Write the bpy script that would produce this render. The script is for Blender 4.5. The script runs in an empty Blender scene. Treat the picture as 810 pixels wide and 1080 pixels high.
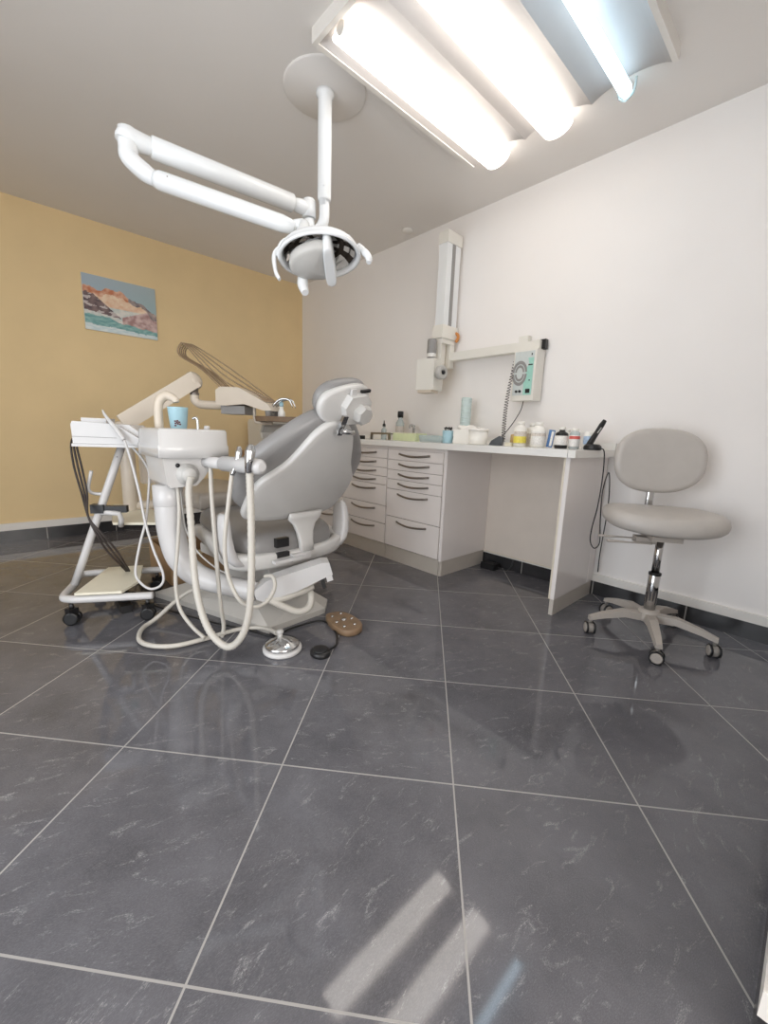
import bpy, bmesh, math, random
from mathutils import Vector, Matrix
random.seed(7)
C = bpy.context.scene.collection
V = Vector
PI = math.pi

# ------------------------------------------------------------------ materials
MATS = {}
def mat(name, col, rough=.5, metal=0.0, spec=.5, noise=0.0, nscale=20.0, bump=0.0, bscale=80.0,
        emit=None, estr=0.0, trans=0.0, alpha=1.0, coat=0.0):
    m = bpy.data.materials.new(name); m.use_nodes = True
    nt = m.node_tree; b = nt.nodes['Principled BSDF']
    b.inputs['Base Color'].default_value = (*col, 1)
    b.inputs['Roughness'].default_value = rough
    b.inputs['Metallic'].default_value = metal
    b.inputs['Specular IOR Level'].default_value = spec
    b.inputs['Transmission Weight'].default_value = trans
    b.inputs['Coat Weight'].default_value = coat
    if alpha < 1: b.inputs['Alpha'].default_value = alpha
    if emit:
        b.inputs['Emission Color'].default_value = (*emit, 1)
        b.inputs['Emission Strength'].default_value = estr
    tc = nt.nodes.new('ShaderNodeTexCoord')
    if noise > 0:
        n = nt.nodes.new('ShaderNodeTexNoise'); n.inputs['Scale'].default_value = nscale
        n.inputs['Detail'].default_value = 5
        nt.links.new(tc.outputs['Object'], n.inputs['Vector'])
        r = nt.nodes.new('ShaderNodeValToRGB')
        r.color_ramp.elements[0].position = .3; r.color_ramp.elements[1].position = .7
        r.color_ramp.elements[0].color = (*[c*(1-noise) for c in col], 1)
        r.color_ramp.elements[1].color = (*[min(1, c*(1+noise)) for c in col], 1)
        nt.links.new(n.outputs['Fac'], r.inputs['Fac'])
        nt.links.new(r.outputs['Color'], b.inputs['Base Color'])
    if bump > 0:
        n2 = nt.nodes.new('ShaderNodeTexNoise'); n2.inputs['Scale'].default_value = bscale
        n2.inputs['Detail'].default_value = 4
        nt.links.new(tc.outputs['Object'], n2.inputs['Vector'])
        bp = nt.nodes.new('ShaderNodeBump'); bp.inputs['Strength'].default_value = bump
        bp.inputs['Distance'].default_value = .01
        nt.links.new(n2.outputs['Fac'], bp.inputs['Height'])
        nt.links.new(bp.outputs['Normal'], b.inputs['Normal'])
    MATS[name] = m
    return m

def srgb(r, g, b):
    def f(c):
        c /= 255
        return c/12.92 if c <= .04045 else ((c+.055)/1.055)**2.4
    return (f(r), f(g), f(b))

M_yellow = mat('yellow_paint', srgb(232,206,158), .75, noise=.03, nscale=3, bump=.05, bscale=150)
M_white_wall = mat('white_paint', srgb(240,236,233), .75, noise=.015, nscale=2, bump=.05, bscale=150)
M_ceil = mat('ceiling_paint', srgb(232,228,224), .8, noise=.012, nscale=2, bump=.03, bscale=120)
M_trim = mat('trim_white', srgb(232,228,222), .4, noise=.02, nscale=6)
M_cab = mat('cabinet_white', srgb(238,232,229), .22, noise=.015, nscale=5)
M_cab_gap = mat('cabinet_shadow_gap', srgb(90,84,80), .6, noise=.05)
M_kick = mat('kick_board', srgb(196,189,180), .35, noise=.04, nscale=8)
M_counter = mat('counter_laminate', srgb(238,236,232), .25, noise=.015, nscale=6)
M_beige = mat('beige_board', srgb(220,209,198), .5, noise=.03, nscale=6)
M_base = mat('base_cover', srgb(184,180,174), .4, noise=.03, nscale=8)
M_edge = mat('edge_band', srgb(222,212,194), .5, noise=.06, nscale=40)
M_steel = mat('brushed_steel', srgb(150,145,140), .3, metal=1, noise=.06, nscale=60)
M_handle = mat('handle_metal', srgb(150,142,136), .35, metal=.9, noise=.05, nscale=50)
M_chrome = mat('chrome', srgb(205,205,205), .1, metal=1, noise=.02)
M_vinyl = mat('grey_vinyl', srgb(138,136,135), .34, noise=.03, nscale=15, bump=.04, bscale=220)
M_vinyl_beige = mat('taupe_vinyl', srgb(166,158,149), .36, noise=.03, nscale=12, bump=.06, bscale=180)
M_vinyl_stool = mat('stool_vinyl', srgb(188,182,176), .4, noise=.03, nscale=14, bump=.06, bscale=160)
M_shell = mat('shell_plastic', srgb(206,204,201), .3, noise=.015, nscale=8)
M_body = mat('unit_plastic', srgb(206,204,202), .22, noise=.012, nscale=8, coat=.2)
M_bodyw = mat('unit_enamel', srgb(204,202,201), .25, noise=.012, nscale=8)
M_arm = mat('arm_plastic', srgb(212,200,184), .35, noise=.02, nscale=10)
M_cream = mat('cream_board', srgb(236,230,210), .5, noise=.03, nscale=12)
M_ivory = mat('ivory_plastic', srgb(230,227,219), .35, noise=.012, nscale=9)
M_lampwhite = mat('lamp_enamel', srgb(233,235,236), .25, noise=.01, nscale=9)
M_grey = mat('grey_plastic', srgb(146,144,142), .4, noise=.03, nscale=20)
M_lgrey = mat('light_grey_plastic', srgb(190,188,184), .4, noise=.03, nscale=20)
M_hose = mat('hose_rubber', srgb(196,191,182), .45, noise=.03, nscale=40)
M_black = mat('black_plastic', srgb(28,27,28), .35, noise=.1, nscale=30)
M_cable = mat('dark_cable', srgb(52,42,38), .5, noise=.1, nscale=30)
M_brownhose = mat('brown_hose', srgb(148,126,100), .45, noise=.06, nscale=30)
M_wood = mat('brown_wood', srgb(128,104,80), .5, noise=.14, nscale=24, bump=.08)
M_furn = mat('oak_furniture', srgb(176,134,88), .45, noise=.1, nscale=14)
M_cardboard = mat('cardboard', srgb(176,144,108), .8, noise=.06, nscale=18)
M_tape = mat('pale_flap', srgb(206,182,140), .75, noise=.05, nscale=18)
M_foam = mat('stool_base_grey', srgb(176,168,160), .4, noise=.02, nscale=20)
M_blue = mat('pale_blue', srgb(166,202,214), .4, noise=.02, nscale=20)
M_bluelabel = mat('blue_label', srgb(52,104,160), .4, noise=.2, nscale=80)
M_yellowlabel = mat('yellow_label', srgb(230,214,90), .45, noise=.12, nscale=90)
M_redlabel = mat('red_label', srgb(210,96,88), .45, noise=.15, nscale=90)
M_whitelabel = mat('white_label', srgb(230,228,224), .5, noise=.12, nscale=110)
M_greylabel = mat('printed_label', srgb(205,196,186), .5, noise=.25, nscale=130)
M_bottle = mat('white_bottle', srgb(240,237,230), .35, noise=.01, nscale=20)
M_clear = mat('clear_plastic', srgb(225,236,236), .1, trans=.6, noise=.01)
M_tissue = mat('tissue_paper', srgb(240,236,230), .9, noise=.02, nscale=30, bump=.15, bscale=60)
M_teal = mat('teal_panel', srgb(164,214,200), .45, noise=.05, nscale=60)
M_panel = mat('panel_grey', srgb(206,212,210), .45, noise=.03, nscale=60)
M_mirror = mat('mirror_facet', srgb(235,232,228), .06, metal=1, noise=.01)
M_dark_facet = mat('dark_facet', srgb(70,62,56), .15, metal=.8, noise=.1)
M_orange = mat('orange_plastic', srgb(196,128,66), .5, noise=.05)
M_green = mat('pale_green', srgb(214,222,180), .5, noise=.04)
M_glassblue = mat('reflector_satin', srgb(186,182,180), .45, noise=.01)
M_tube_warm = mat('warm_tube', (1,1,1), .5, emit=(1.0,.93,.85), estr=5.6)
M_tube_cool = mat('cool_tube', (1,1,1), .5, emit=(.60,.83,1.0), estr=5.0)
M_darkred = mat('dark_print', srgb(88,44,48), .5, noise=.1)
M_window_frame = mat('window_frame_white', srgb(230,230,230), .4, noise=.01)
M_glass = mat('window_glass', (1,1,1), .02, trans=1.0)
M_rubber_caster = mat('caster_grey', srgb(150,144,138), .4, noise=.05)

def tile_floor_material():
    m = bpy.data.materials.new('slate_floor_tiles'); m.use_nodes = True
    nt = m.node_tree; N = nt.nodes; L = nt.links; b = N['Principled BSDF']
    tc = N.new('ShaderNodeTexCoord')
    mp = N.new('ShaderNodeMapping'); mp.vector_type = 'TEXTURE'      # inverse transform: world -> tile units
    mp.inputs['Location'].default_value = (3.0538, -3.2632, 0)
    mp.inputs['Rotation'].default_value = (0, 0, 0.7211)
    mp.inputs['Scale'].default_value = (.5, .5, 1)
    L.new(tc.outputs['Object'], mp.inputs['Vector'])
    fr = N.new('ShaderNodeVectorMath'); fr.operation = 'FRACTION'; L.new(mp.outputs[0], fr.inputs[0])
    fl = N.new('ShaderNodeVectorMath'); fl.operation = 'FLOOR'; L.new(mp.outputs[0], fl.inputs[0])
    sp = N.new('ShaderNodeSeparateXYZ'); L.new(fr.outputs[0], sp.inputs[0])
    def math_(op, a, bb=None):
        n = N.new('ShaderNodeMath'); n.operation = op
        for i, q in enumerate((a, bb)):
            if q is None: continue
            if isinstance(q, (int, float)): n.inputs[i].default_value = q
            else: L.new(q, n.inputs[i])
        return n.outputs[0]
    def edge(o):
        return math_('MINIMUM', o, math_('SUBTRACT', 1.0, o))
    g = math_('MINIMUM', edge(sp.outputs['X']), edge(sp.outputs['Y']))
    grout = math_('LESS_THAN', g, .0045)
    wn = N.new('ShaderNodeTexWhiteNoise'); wn.noise_dimensions = '3D'; L.new(fl.outputs[0], wn.inputs['Vector'])
    # vein coordinates: shifted per tile, slightly turned, stretched
    mul = N.new('ShaderNodeVectorMath'); mul.operation = 'MULTIPLY_ADD'
    L.new(wn.outputs['Color'], mul.inputs[0]); mul.inputs[1].default_value = (9, 9, 9); L.new(mp.outputs[0], mul.inputs[2])
    rot = N.new('ShaderNodeVectorRotate'); rot.rotation_type = 'Z_AXIS'
    L.new(mul.outputs[0], rot.inputs['Vector'])
    L.new(math_('ADD', math_('MULTIPLY', wn.outputs['Value'], 1.0), -1.1), rot.inputs['Angle'])
    mp2 = N.new('ShaderNodeMapping'); mp2.inputs['Scale'].default_value = (1.9, 5.0, 1); L.new(rot.outputs[0], mp2.inputs['Vector'])
    n1 = N.new('ShaderNodeTexNoise'); n1.inputs['Scale'].default_value = 3.5; n1.inputs['Detail'].default_value = 9
    n1.inputs['Roughness'].default_value = .72; n1.inputs['Distortion'].default_value = .9; L.new(mp2.outputs[0], n1.inputs['Vector'])
    r1 = N.new('ShaderNodeValToRGB'); r1.color_ramp.elements[0].position = .56; r1.color_ramp.elements[1].position = .76
    r1.color_ramp.elements[0].color = (0, 0, 0, 1); r1.color_ramp.elements[1].color = (1, 1, 1, 1); L.new(n1.outputs['Fac'], r1.inputs['Fac'])
    n2 = N.new('ShaderNodeTexNoise'); n2.inputs['Scale'].default_value = 60; n2.inputs['Detail'].default_value = 6
    n2.inputs['Roughness'].default_value = .8; L.new(mp2.outputs[0], n2.inputs['Vector'])
    r2 = N.new('ShaderNodeValToRGB'); r2.color_ramp.elements[0].position = .46; r2.color_ramp.elements[1].position = .66
    r2.color_ramp.elements[0].color = (0, 0, 0, 1); r2.color_ramp.elements[1].color = (1, 1, 1, 1); L.new(n2.outputs['Fac'], r2.inputs['Fac'])
    vein = math_('MULTIPLY', r1.outputs['Color'], math_('ADD', math_('MULTIPLY', r2.outputs['Color'], .8), .05))
    n3 = N.new('ShaderNodeTexNoise'); n3.inputs['Scale'].default_value = 2.5; n3.inputs['Detail'].default_value = 8
    n3.inputs['Roughness'].default_value = .65; L.new(mul.outputs[0], n3.inputs['Vector'])
    r3 = N.new('ShaderNodeValToRGB'); r3.color_ramp.elements[0].position = .3; r3.color_ramp.elements[1].position = .75
    r3.color_ramp.elements[0].color = (*srgb(80,79,83), 1); r3.color_ramp.elements[1].color = (*srgb(106,105,110), 1)
    L.new(n3.outputs['Fac'], r3.inputs['Fac'])
    mx0 = N.new('ShaderNodeMixRGB'); L.new(r3.outputs['Color'], mx0.inputs[1]); mx0.inputs[2].default_value = (*srgb(136,135,141), 1)
    L.new(math_('MULTIPLY', r2.outputs['Color'], .35), mx0.inputs[0])
    mx1 = N.new('ShaderNodeMixRGB'); L.new(vein, mx1.inputs[0]); L.new(mx0.outputs[0], mx1.inputs[1]); mx1.inputs[2].default_value = (*srgb(224,222,222), 1)
    mx2 = N.new('ShaderNodeMixRGB'); L.new(grout, mx2.inputs[0]); L.new(mx1.outputs[0], mx2.inputs[1]); mx2.inputs[2].default_value = (*srgb(160,157,154), 1)
    L.new(mx2.outputs[0], b.inputs['Base Color'])
    rr = math_('ADD', math_('MULTIPLY', grout, .5), math_('ADD', math_('MULTIPLY', n3.outputs['Fac'], .03), .03))
    L.new(rr, b.inputs['Roughness'])
    b.inputs['Specular IOR Level'].default_value = .5
    bp = N.new('ShaderNodeBump'); bp.inputs['Strength'].default_value = .05; bp.inputs['Distance'].default_value = .003
    L.new(math_('SUBTRACT', math_('MULTIPLY', n2.outputs['Fac'], .03), grout), bp.inputs['Height'])
    L.new(bp.outputs['Normal'], b.inputs['Normal'])
    return m
M_floor = tile_floor_material()

def skirting_material():
    m = bpy.data.materials.new('black_skirting_tiles'); m.use_nodes = True
    nt = m.node_tree; N = nt.nodes; L = nt.links; b = N['Principled BSDF']
    tc = N.new('ShaderNodeTexCoord'); sp = N.new('ShaderNodeSeparateXYZ'); L.new(tc.outputs['Object'], sp.inputs[0])
    ad = N.new('ShaderNodeMath'); ad.operation = 'ADD'; L.new(sp.outputs['X'], ad.inputs[0]); L.new(sp.outputs['Y'], ad.inputs[1])
    dv = N.new('ShaderNodeMath'); dv.operation = 'DIVIDE'; L.new(ad.outputs[0], dv.inputs[0]); dv.inputs[1].default_value = .5
    fr = N.new('ShaderNodeMath'); fr.operation = 'FRACT'; L.new(dv.outputs[0], fr.inputs[0])
    lt = N.new('ShaderNodeMath'); lt.operation = 'LESS_THAN'; L.new(fr.outputs[0], lt.inputs[0]); lt.inputs[1].default_value = .014
    n = N.new('ShaderNodeTexNoise'); n.inputs['Scale'].default_value = 12; n.inputs['Detail'].default_value = 7; L.new(tc.outputs['Object'], n.inputs['Vector'])
    r = N.new('ShaderNodeValToRGB'); r.color_ramp.elements[0].color = (*srgb(38,38,40), 1); r.color_ramp.elements[1].color = (*srgb(64,62,63), 1)
    L.new(n.outputs['Fac'], r.inputs['Fac'])
    mx = N.new('ShaderNodeMixRGB'); L.new(lt.outputs[0], mx.inputs[0]); L.new(r.outputs[0], mx.inputs[1]); mx.inputs[2].default_value = (*srgb(150,146,142), 1)
    L.new(mx.outputs[0], b.inputs['Base Color']); b.inputs['Roughness'].default_value = .18
    return m
M_skirt = skirting_material()

# ------------------------------------------------------------------ mesh helpers
def new(): return bmesh.new()

def frame(x, z=None):
    """3x3 matrix with columns x, y, z from an x axis and an approximate z axis"""
    x = V(x).normalized(); z = V(z if z is not None else (0,0,1))
    y = z.cross(x).normalized(); z = x.cross(y).normalized()
    return Matrix((x, y, z)).transposed()

def bevel_all(bm, geom_faces, w, seg=2, ang=25):
    es = set()
    for f in geom_faces:
        for e in f.edges:
            if len(e.link_faces) == 2 and e.calc_face_angle(0) > math.radians(ang): es.add(e)
    if es and w > 0:
        bmesh.ops.bevel(bm, geom=list(es), offset=w, segments=seg, affect='EDGES', profile=.5, clamp_overlap=True)

def box(bm, c, s, R=None, bev=0.0, seg=2, mi=0):
    """box centred at c with full sizes s"""
    hx, hy, hz = s[0]/2, s[1]/2, s[2]/2
    vs = []
    for x, y, z in ((-1,-1,-1),(1,-1,-1),(1,1,-1),(-1,1,-1),(-1,-1,1),(1,-1,1),(1,1,1),(-1,1,1)):
        p = V((x*hx, y*hy, z*hz))
        if R is not None: p = R @ p
        vs.append(bm.verts.new(V(c)+p))
    fs = [bm.faces.new([vs[i] for i in q]) for q in ((0,3,2,1),(4,5,6,7),(0,1,5,4),(1,2,6,5),(2,3,7,6),(3,0,4,7))]
    for f in fs: f.material_index = mi
    bevel_all(bm, fs, bev, seg)

def bx(bm, lo, hi, bev=0.0, seg=2, mi=0):
    lo, hi = V(lo), V(hi)
    box(bm, (lo+hi)/2, hi-lo, None, bev, seg, mi)

def catmull(pts, sub, closed=False):
    pts = [V(p) for p in pts]; n = len(pts); out = []
    if sub <= 1: return pts
    rng = n if closed else n-1
    for i in range(rng):
        if closed: p0, p1, p2, p3 = pts[(i-1) % n], pts[i], pts[(i+1) % n], pts[(i+2) % n]
        else: p0, p1, p2, p3 = pts[max(i-1,0)], pts[i], pts[i+1], pts[min(i+2,n-1)]
        for k in range(sub):
            t = k/sub
            out.append(.5*((2*p1)+(p2-p0)*t+(2*p0-5*p1+4*p2-p3)*t*t+(3*p1-p0-3*p2+p3)*t**3))
    if not closed: out.append(pts[-1])
    return out

def tube(bm, pts, r, n=10, sub=6, closed=False, cap=True, ripple=0.0, per=2, flat=None):
    """round tube through points; r number or list per control point"""
    P = catmull(pts, sub, closed); m = len(P)
    if isinstance(r, (list, tuple)):
        k = len(r); rs = []
        for i in range(m):
            t = i/(m-1)*(k-1); a = min(int(t), k-2); rs.append(r[a]+(r[a+1]-r[a])*(t-a))
    else: rs = [r]*m
    rings = []; up = None
    for i in range(m):
        if closed: d = P[(i+1) % m]-P[i-1]
        else: d = P[min(i+1,m-1)]-P[max(i-1,0)]
        if d.length < 1e-9: d = V((0,0,1))
        d.normalize()
        if up is None:
            up = V((0,0,1)) if abs(d.z) < .9 else V((1,0,0))
            up = (up-d*up.dot(d)).normalized()
        else:
            u2 = up-d*up.dot(d)
            up = u2.normalized() if u2.length > 1e-6 else up
        s = d.cross(up)
        rr = rs[i]*(1+ripple*(1 if (i//per) % 2 else -1)) if ripple else rs[i]
        ring = []
        for j in range(n):
            a = 2*PI*j/n
            fa = flat if flat else 1.0
            ring.append(bm.verts.new(P[i]+(up*math.cos(a)*fa+s*math.sin(a))*rr))
        rings.append(ring)
    for i in range(m if closed else m-1):
        a, b = rings[i], rings[(i+1) % m]
        for j in range(n):
            f = bm.faces.new((a[j], b[j], b[(j+1) % n], a[(j+1) % n])); f.smooth = True
    if cap and not closed:
        bm.faces.new(rings[0]); bm.faces.new(list(reversed(rings[-1])))

def cyl(bm, p0, p1, r0, r1=None, n=20):
    tube(bm, [p0, p1], [r0, r1 if r1 is not None else r0], n=n, sub=1)

def lathe(bm, prof, loc, R=None, n=28, mi=0, smooth=True, sx=1.0, sy=1.0):
    """profile of (r, z), revolved round local z at loc; mi: material index or list per segment"""
    rings = []
    for r, z in prof:
        if r < 1e-6:
            p = V((0,0,z)); p = R @ p if R is not None else p
            rings.append([bm.verts.new(V(loc)+p)])
        else:
            ring = []
            for j in range(n):
                a = 2*PI*j/n; p = V((r*math.cos(a)*sx, r*math.sin(a)*sy, z))
                p = R @ p if R is not None else p
                ring.append(bm.verts.new(V(loc)+p))
            rings.append(ring)
    for i in range(len(rings)-1):
        a, b = rings[i], rings[i+1]
        for j in range(n):
            k = (j+1) % n
            if len(a) == 1 and len(b) == 1: continue
            if len(a) == 1: f = bm.faces.new((a[0], b[k], b[j]))
            elif len(b) == 1: f = bm.faces.new((a[j], a[k], b[0]))
            else: f = bm.faces.new((a[j], a[k], b[k], b[j]))
            f.smooth = smooth
            f.material_index = mi[i] if isinstance(mi, (list, tuple)) else mi
    if len(rings[0]) > 1: bm.faces.new(list(reversed(rings[0])))
    if len(rings[-1]) > 1:
        f = bm.faces.new(rings[-1]); f.material_index = mi[-1] if isinstance(mi, (list, tuple)) else mi

def prism(bm, poly, o, U, W, D, depth, bev=0.0, seg=2, smooth=False):
    """polygon in (u, w) at o with axes U, W, extruded along D by depth"""
    o, U, W, D = V(o), V(U), V(W), V(D)
    a = [bm.verts.new(o+U*p[0]+W*p[1]) for p in poly]
    b = [bm.verts.new(v.co+D*depth) for v in a]
    n = len(poly); fs = [bm.faces.new(list(reversed(a))), bm.faces.new(b)]
    for i in range(n):
        f = bm.faces.new((a[i], a[(i+1) % n], b[(i+1) % n], b[i])); f.smooth = smooth; fs.append(f)
    bevel_all(bm, fs, bev, seg)

def ident(u, v, w): return V((u, v, w))

def pad(bm, outline, t, r, fn, crown=0.0, crown_low=0.0, na=6, caps=(.88,.7,.45,.2)):
    """upholstered pad: outline (u,v), thickness t, edge radius r, mapped to space by fn(u,v,w)"""
    n = len(outline)
    cu = sum(p[0] for p in outline)/n; cv = sum(p[1] for p in outline)/n
    R = sum(math.hypot(p[0]-cu, p[1]-cv) for p in outline)/n
    def ring(s, w): return [bm.verts.new(fn(cu+(p[0]-cu)*s, cv+(p[1]-cv)*s, w)) for p in outline]
    rings = []
    s0 = 1-r/R
    for c in reversed(caps): rings.append(ring(s0*c, -t/2-crown_low*(1-c*c)))
    for i in range(na+1):
        a = -PI/2+PI*i/na
        rings.append(ring(1-r*(1-math.cos(a))/R, (t/2-r)*(1 if a > 0 else -1 if a < 0 else 0)+r*math.sin(a)))
    for c in caps: rings.append(ring(s0*c, t/2+crown*(1-c*c)))
    for a, b in zip(rings, rings[1:]):
        for j in range(n):
            f = bm.faces.new((a[j], a[(j+1) % n], b[(j+1) % n], b[j])); f.smooth = True
    c0 = bm.verts.new(fn(cu, cv, -t/2-crown_low)); c1 = bm.verts.new(fn(cu, cv, t/2+crown))
    for j in range(n):
        f = bm.faces.new((rings[0][(j+1) % n], rings[0][j], c0)); f.smooth = True
        f = bm.faces.new((rings[-1][j], rings[-1][(j+1) % n], c1)); f.smooth = True

def superell(a, b, e=2.5, n=40):
    out = []
    for i in range(n):
        t = 2*PI*i/n; c, s = math.cos(t), math.sin(t)
        out.append((a*math.copysign(abs(c)**(2/e), c), b*math.copysign(abs(s)**(2/e), s)))
    return out

def smooth_outline(pts, sub=5):
    return [(p.x, p.y) for p in catmull([(a, b, 0) for a, b in pts], sub, True)]

def ellipsoid(bm, c, rad, R=None, n=20, m=12):
    prof = [(math.sin(PI*i/m), -math.cos(PI*i/m)) for i in range(m+1)]
    rings = []
    for r, z in prof:
        k = 1 if r < 1e-6 else n
        ring = []
        for j in range(k):
            a = 2*PI*j/n; p = V((r*math.cos(a)*rad[0], r*math.sin(a)*rad[1], z*rad[2]))
            p = R @ p if R is not None else p
            ring.append(bm.verts.new(V(c)+p))
        rings.append(ring)
    for a, b in zip(rings, rings[1:]):
        for j in range(n):
            k = (j+1) % n
            if len(a) == 1: f = bm.faces.new((a[0], b[k], b[j]))
            elif len(b) == 1: f = bm.faces.new((a[j], a[k], b[0]))
            else: f = bm.faces.new((a[j], a[k], b[k], b[j]))
            f.smooth = True

# ------------------------------------------------------------------ object helpers
def world_origin(o):
    return V(o['_org']) if '_org' in o else V((0,0,0))
ORG = {}
def obj(name, bm, mats, parent=None, org=None, fixn=True):
    if fixn: bmesh.ops.recalc_face_normals(bm, faces=bm.faces)
    org = ORG[parent.name] if parent else V(org if org is not None else (0,0,0))
    bmesh.ops.translate(bm, verts=bm.verts, vec=-org)
    me = bpy.data.meshes.new(name); bm.to_mesh(me); bm.free()
    for m in (mats if isinstance(mats, (list, tuple)) else [mats]): me.materials.append(m)
    o = bpy.data.objects.new(name, me); C.objects.link(o)
    if parent: o.parent = parent
    else: o.location = org
    ORG[o.name] = org
    return o
def tag(o, label, cat, group=None):
    o['label'] = label; o['category'] = cat
    if group: o['group'] = group
    return o
def thing(name, label, cat, loc, group=None):
    o = bpy.data.objects.new(name, None); C.objects.link(o); o.location = loc
    o.empty_display_size = .05
    ORG[o.name] = V(loc)
    return tag(o, label, cat, group)
def struct(name, bm, m, fixn=True):
    o = obj(name, bm, m, None, None, fixn); o['kind'] = 'structure'; return o
def lab(o, text): o['label'] = text; return o

# ================================================================== the setting
CH = 2.61
XN = 4.505         # wall with the doorway, beside the camera
YW = -4.1          # wall with the added fill window, out of frame on the left
bm = new(); bx(bm, (-.1, -4.3, -.1), (7.2, .1, 0)); struct('floor', bm, M_floor)
bm = new(); bx(bm, (-.1, -4.3, CH), (7.2, .1, CH+.1)); struct('ceiling', bm, M_ceil)
bm = new(); bx(bm, (-.1, -4.3, 0), (0, 0, CH)); struct('wall_left', bm, M_yellow)
bm = new(); bx(bm, (-.1, 0, 0), (7.2, .1, CH)); struct('wall_right', bm, M_white_wall)
bm = new()
bx(bm, (XN, -1.97, 0), (XN+.12, 0, CH)); bx(bm, (XN, -4.1, 0), (XN+.12, -3.45, CH)); bx(bm, (XN, -3.45, 2.1), (XN+.12, -1.97, CH))
struct('wall_near', bm, M_white_wall)
bm = new()   # wall with a tall opening added and sized for fill light, x 2.5..4.45, z 0.1..2.25, out of frame on the left
WX0, WX1, WZ0, WZ1 = 2.5, 4.45, .1, 2.25
bx(bm, (0, YW-.12, 0), (7.2, YW, WZ0)); bx(bm, (0, YW-.12, WZ1), (7.2, YW, CH))
bx(bm, (0, YW-.12, WZ0), (WX0, YW, WZ1)); bx(bm, (WX1, YW-.12, WZ0), (7.2, YW, WZ1))
struct('wall_front', bm, M_white_wall)
bm = new(); bx(bm, (7.1, -4.1, 0), (7.2, 0, CH)); struct('wall_back', bm, M_white_wall)
bm = new(); xm = (WX0+WX1)/2
for x0, x1 in ((WX0,WX0+.06),(xm-.04,xm+.04),(WX1-.06,WX1)): bx(bm, (x0, YW-.09, WZ0), (x1, YW-.03, WZ1), .004)
for x0, x1 in ((WX0+.06,xm-.04),(xm+.04,WX1-.06)):
    for z0 in (WZ0, WZ1-.06): bx(bm, (x0, YW-.09, z0), (x1, YW-.03, z0+.06), .004)
struct('added_fill_window_1', bm, M_window_frame)  # frame of the unseen window, added so light reaches the lower room

SK, TR = .098, .148
bm = new(); bx(bm, (0, -4.1, 0), (.012, 0, SK)); struct('baseboard_left', bm, M_skirt)
bm = new(); bx(bm, (0, -4.1, SK), (.016, 0, TR+.008), .003); struct('trim_1', bm, M_trim)
bm = new(); bx(bm, (.012, -.012, 0), (XN, 0, SK-.008)); struct('baseboard_right', bm, M_skirt)
bm = new(); bx(bm, (.016, -.016, SK-.008), (XN, 0, TR-.01), .003); struct('trim_2', bm, M_trim)
bm = new(); bx(bm, (XN-.012, -1.97, 0), (XN, -.012, SK)); struct('baseboard_near', bm, M_skirt)
bm = new(); bx(bm, (XN-.014, -1.97, SK), (XN, -.016, TR), .003); struct('trim_3', bm, M_trim)

# ceiling cover disc of the lamp pole, small round cap
t = thing('ceiling_fluorescent_lamp', 'long ceiling fluorescent lamp with white and blue lit bays', 'ceiling lamp', (3.2, -1.06, CH))
FX0, FX1, FY0, FY1, FZ = 2.69, 3.735, -1.625, -.50, 2.552
bm = new()
bx(bm, (FX0, FY0, 2.598), (FX1, FY1, CH))                                   # back plate
bx(bm, (FX0, FY0+.0205, FZ), (FX0+.022, FY1, 2.5975)); bx(bm, (FX1-.022, FY0+.0205, FZ), (FX1, FY1, 2.5975))
bx(bm, (FX0, FY0, FZ), (FX1, FY0+.02, 2.5975))
obj('housing', bm, M_trim, t)
bays = [(2.712, 3.04), (3.04, 3.385), (3.385, 3.713)]
for i, (a, b) in enumerate(bays):       # curved trough reflectors
    bm = new(); P = []
    for k in range(15):
        s = k/14; x = a+(b-a)*s; z = FZ+.004+.036*math.sin(PI*s)**.7
        P.append((x, z))
    lo = [[bm.verts.new((x, y, z)) for x, z in P] for y in (FY0+.02, FY1)]
    hi = [[bm.verts.new((x, y, z+.004)) for x, z in P] for y in (FY0+.02, FY1)]
    for k in range(14):
        for q in (lo, hi):
            f = bm.faces.new((q[0][k], q[0][k+1], q[1][k+1], q[1][k])); f.smooth = True
        for e in (0, 1): bm.faces.new((lo[e][k], lo[e][k+1], hi[e][k+1], hi[e][k]))
    obj('reflector', bm, M_glassblue, t)
for cx in (2.845, 3.20):                # half round frosted covers glowing over the tubes
    bm = new(); n = 12; w = .078; h = .05; y0, y1 = -1.575, -.46
    rows = []
    for y, sc in ((y0, .0), (y0, 1), (y1, 1), (y1, .0)):
        rows.append([bm.verts.new((cx-w*math.cos(PI*k/n), y, FZ+.012-(h*math.sin(PI*k/n)*sc))) for k in range(n+1)])
    for a, b in zip(rows, rows[1:]):
        for k in range(n):
            f = bm.faces.new((a[k], a[k+1], b[k+1], b[k])); f.smooth = True
    bmesh.ops.remove_doubles(bm, verts=bm.verts, dist=1e-5)
    cov = lab(obj('tube_cover', bm, M_tube_warm, t), 'glowing warm white frosted tube cover')
    bm = new(); cyl(bm, (cx-.01, y0-.012, FZ+.0), (cx-.01, y0+.002, FZ+.0), .024, n=18); obj('end_cap', bm, M_lgrey, cov)
bm = new(); cyl(bm, (3.535, -1.58, FZ-.012), (3.535, -.505, FZ-.012), .026, n=18)
tb = lab(obj('fluorescent_tube', bm, M_tube_cool, t), 'bare bluish lit fluorescent tube')
bm = new(); cyl(bm, (3.535, -.505, FZ-.012), (3.535, -.475, FZ-.012), .026, .02, n=14)
tube(bm, [(3.50,-.49,FZ+.03),(3.503,-.49,FZ-.02),(3.535,-.49,FZ-.045),(3.567,-.49,FZ-.02),(3.57,-.49,FZ+.03)], .005, n=6)
obj('tube_clip', bm, M_clear, tb)

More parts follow.
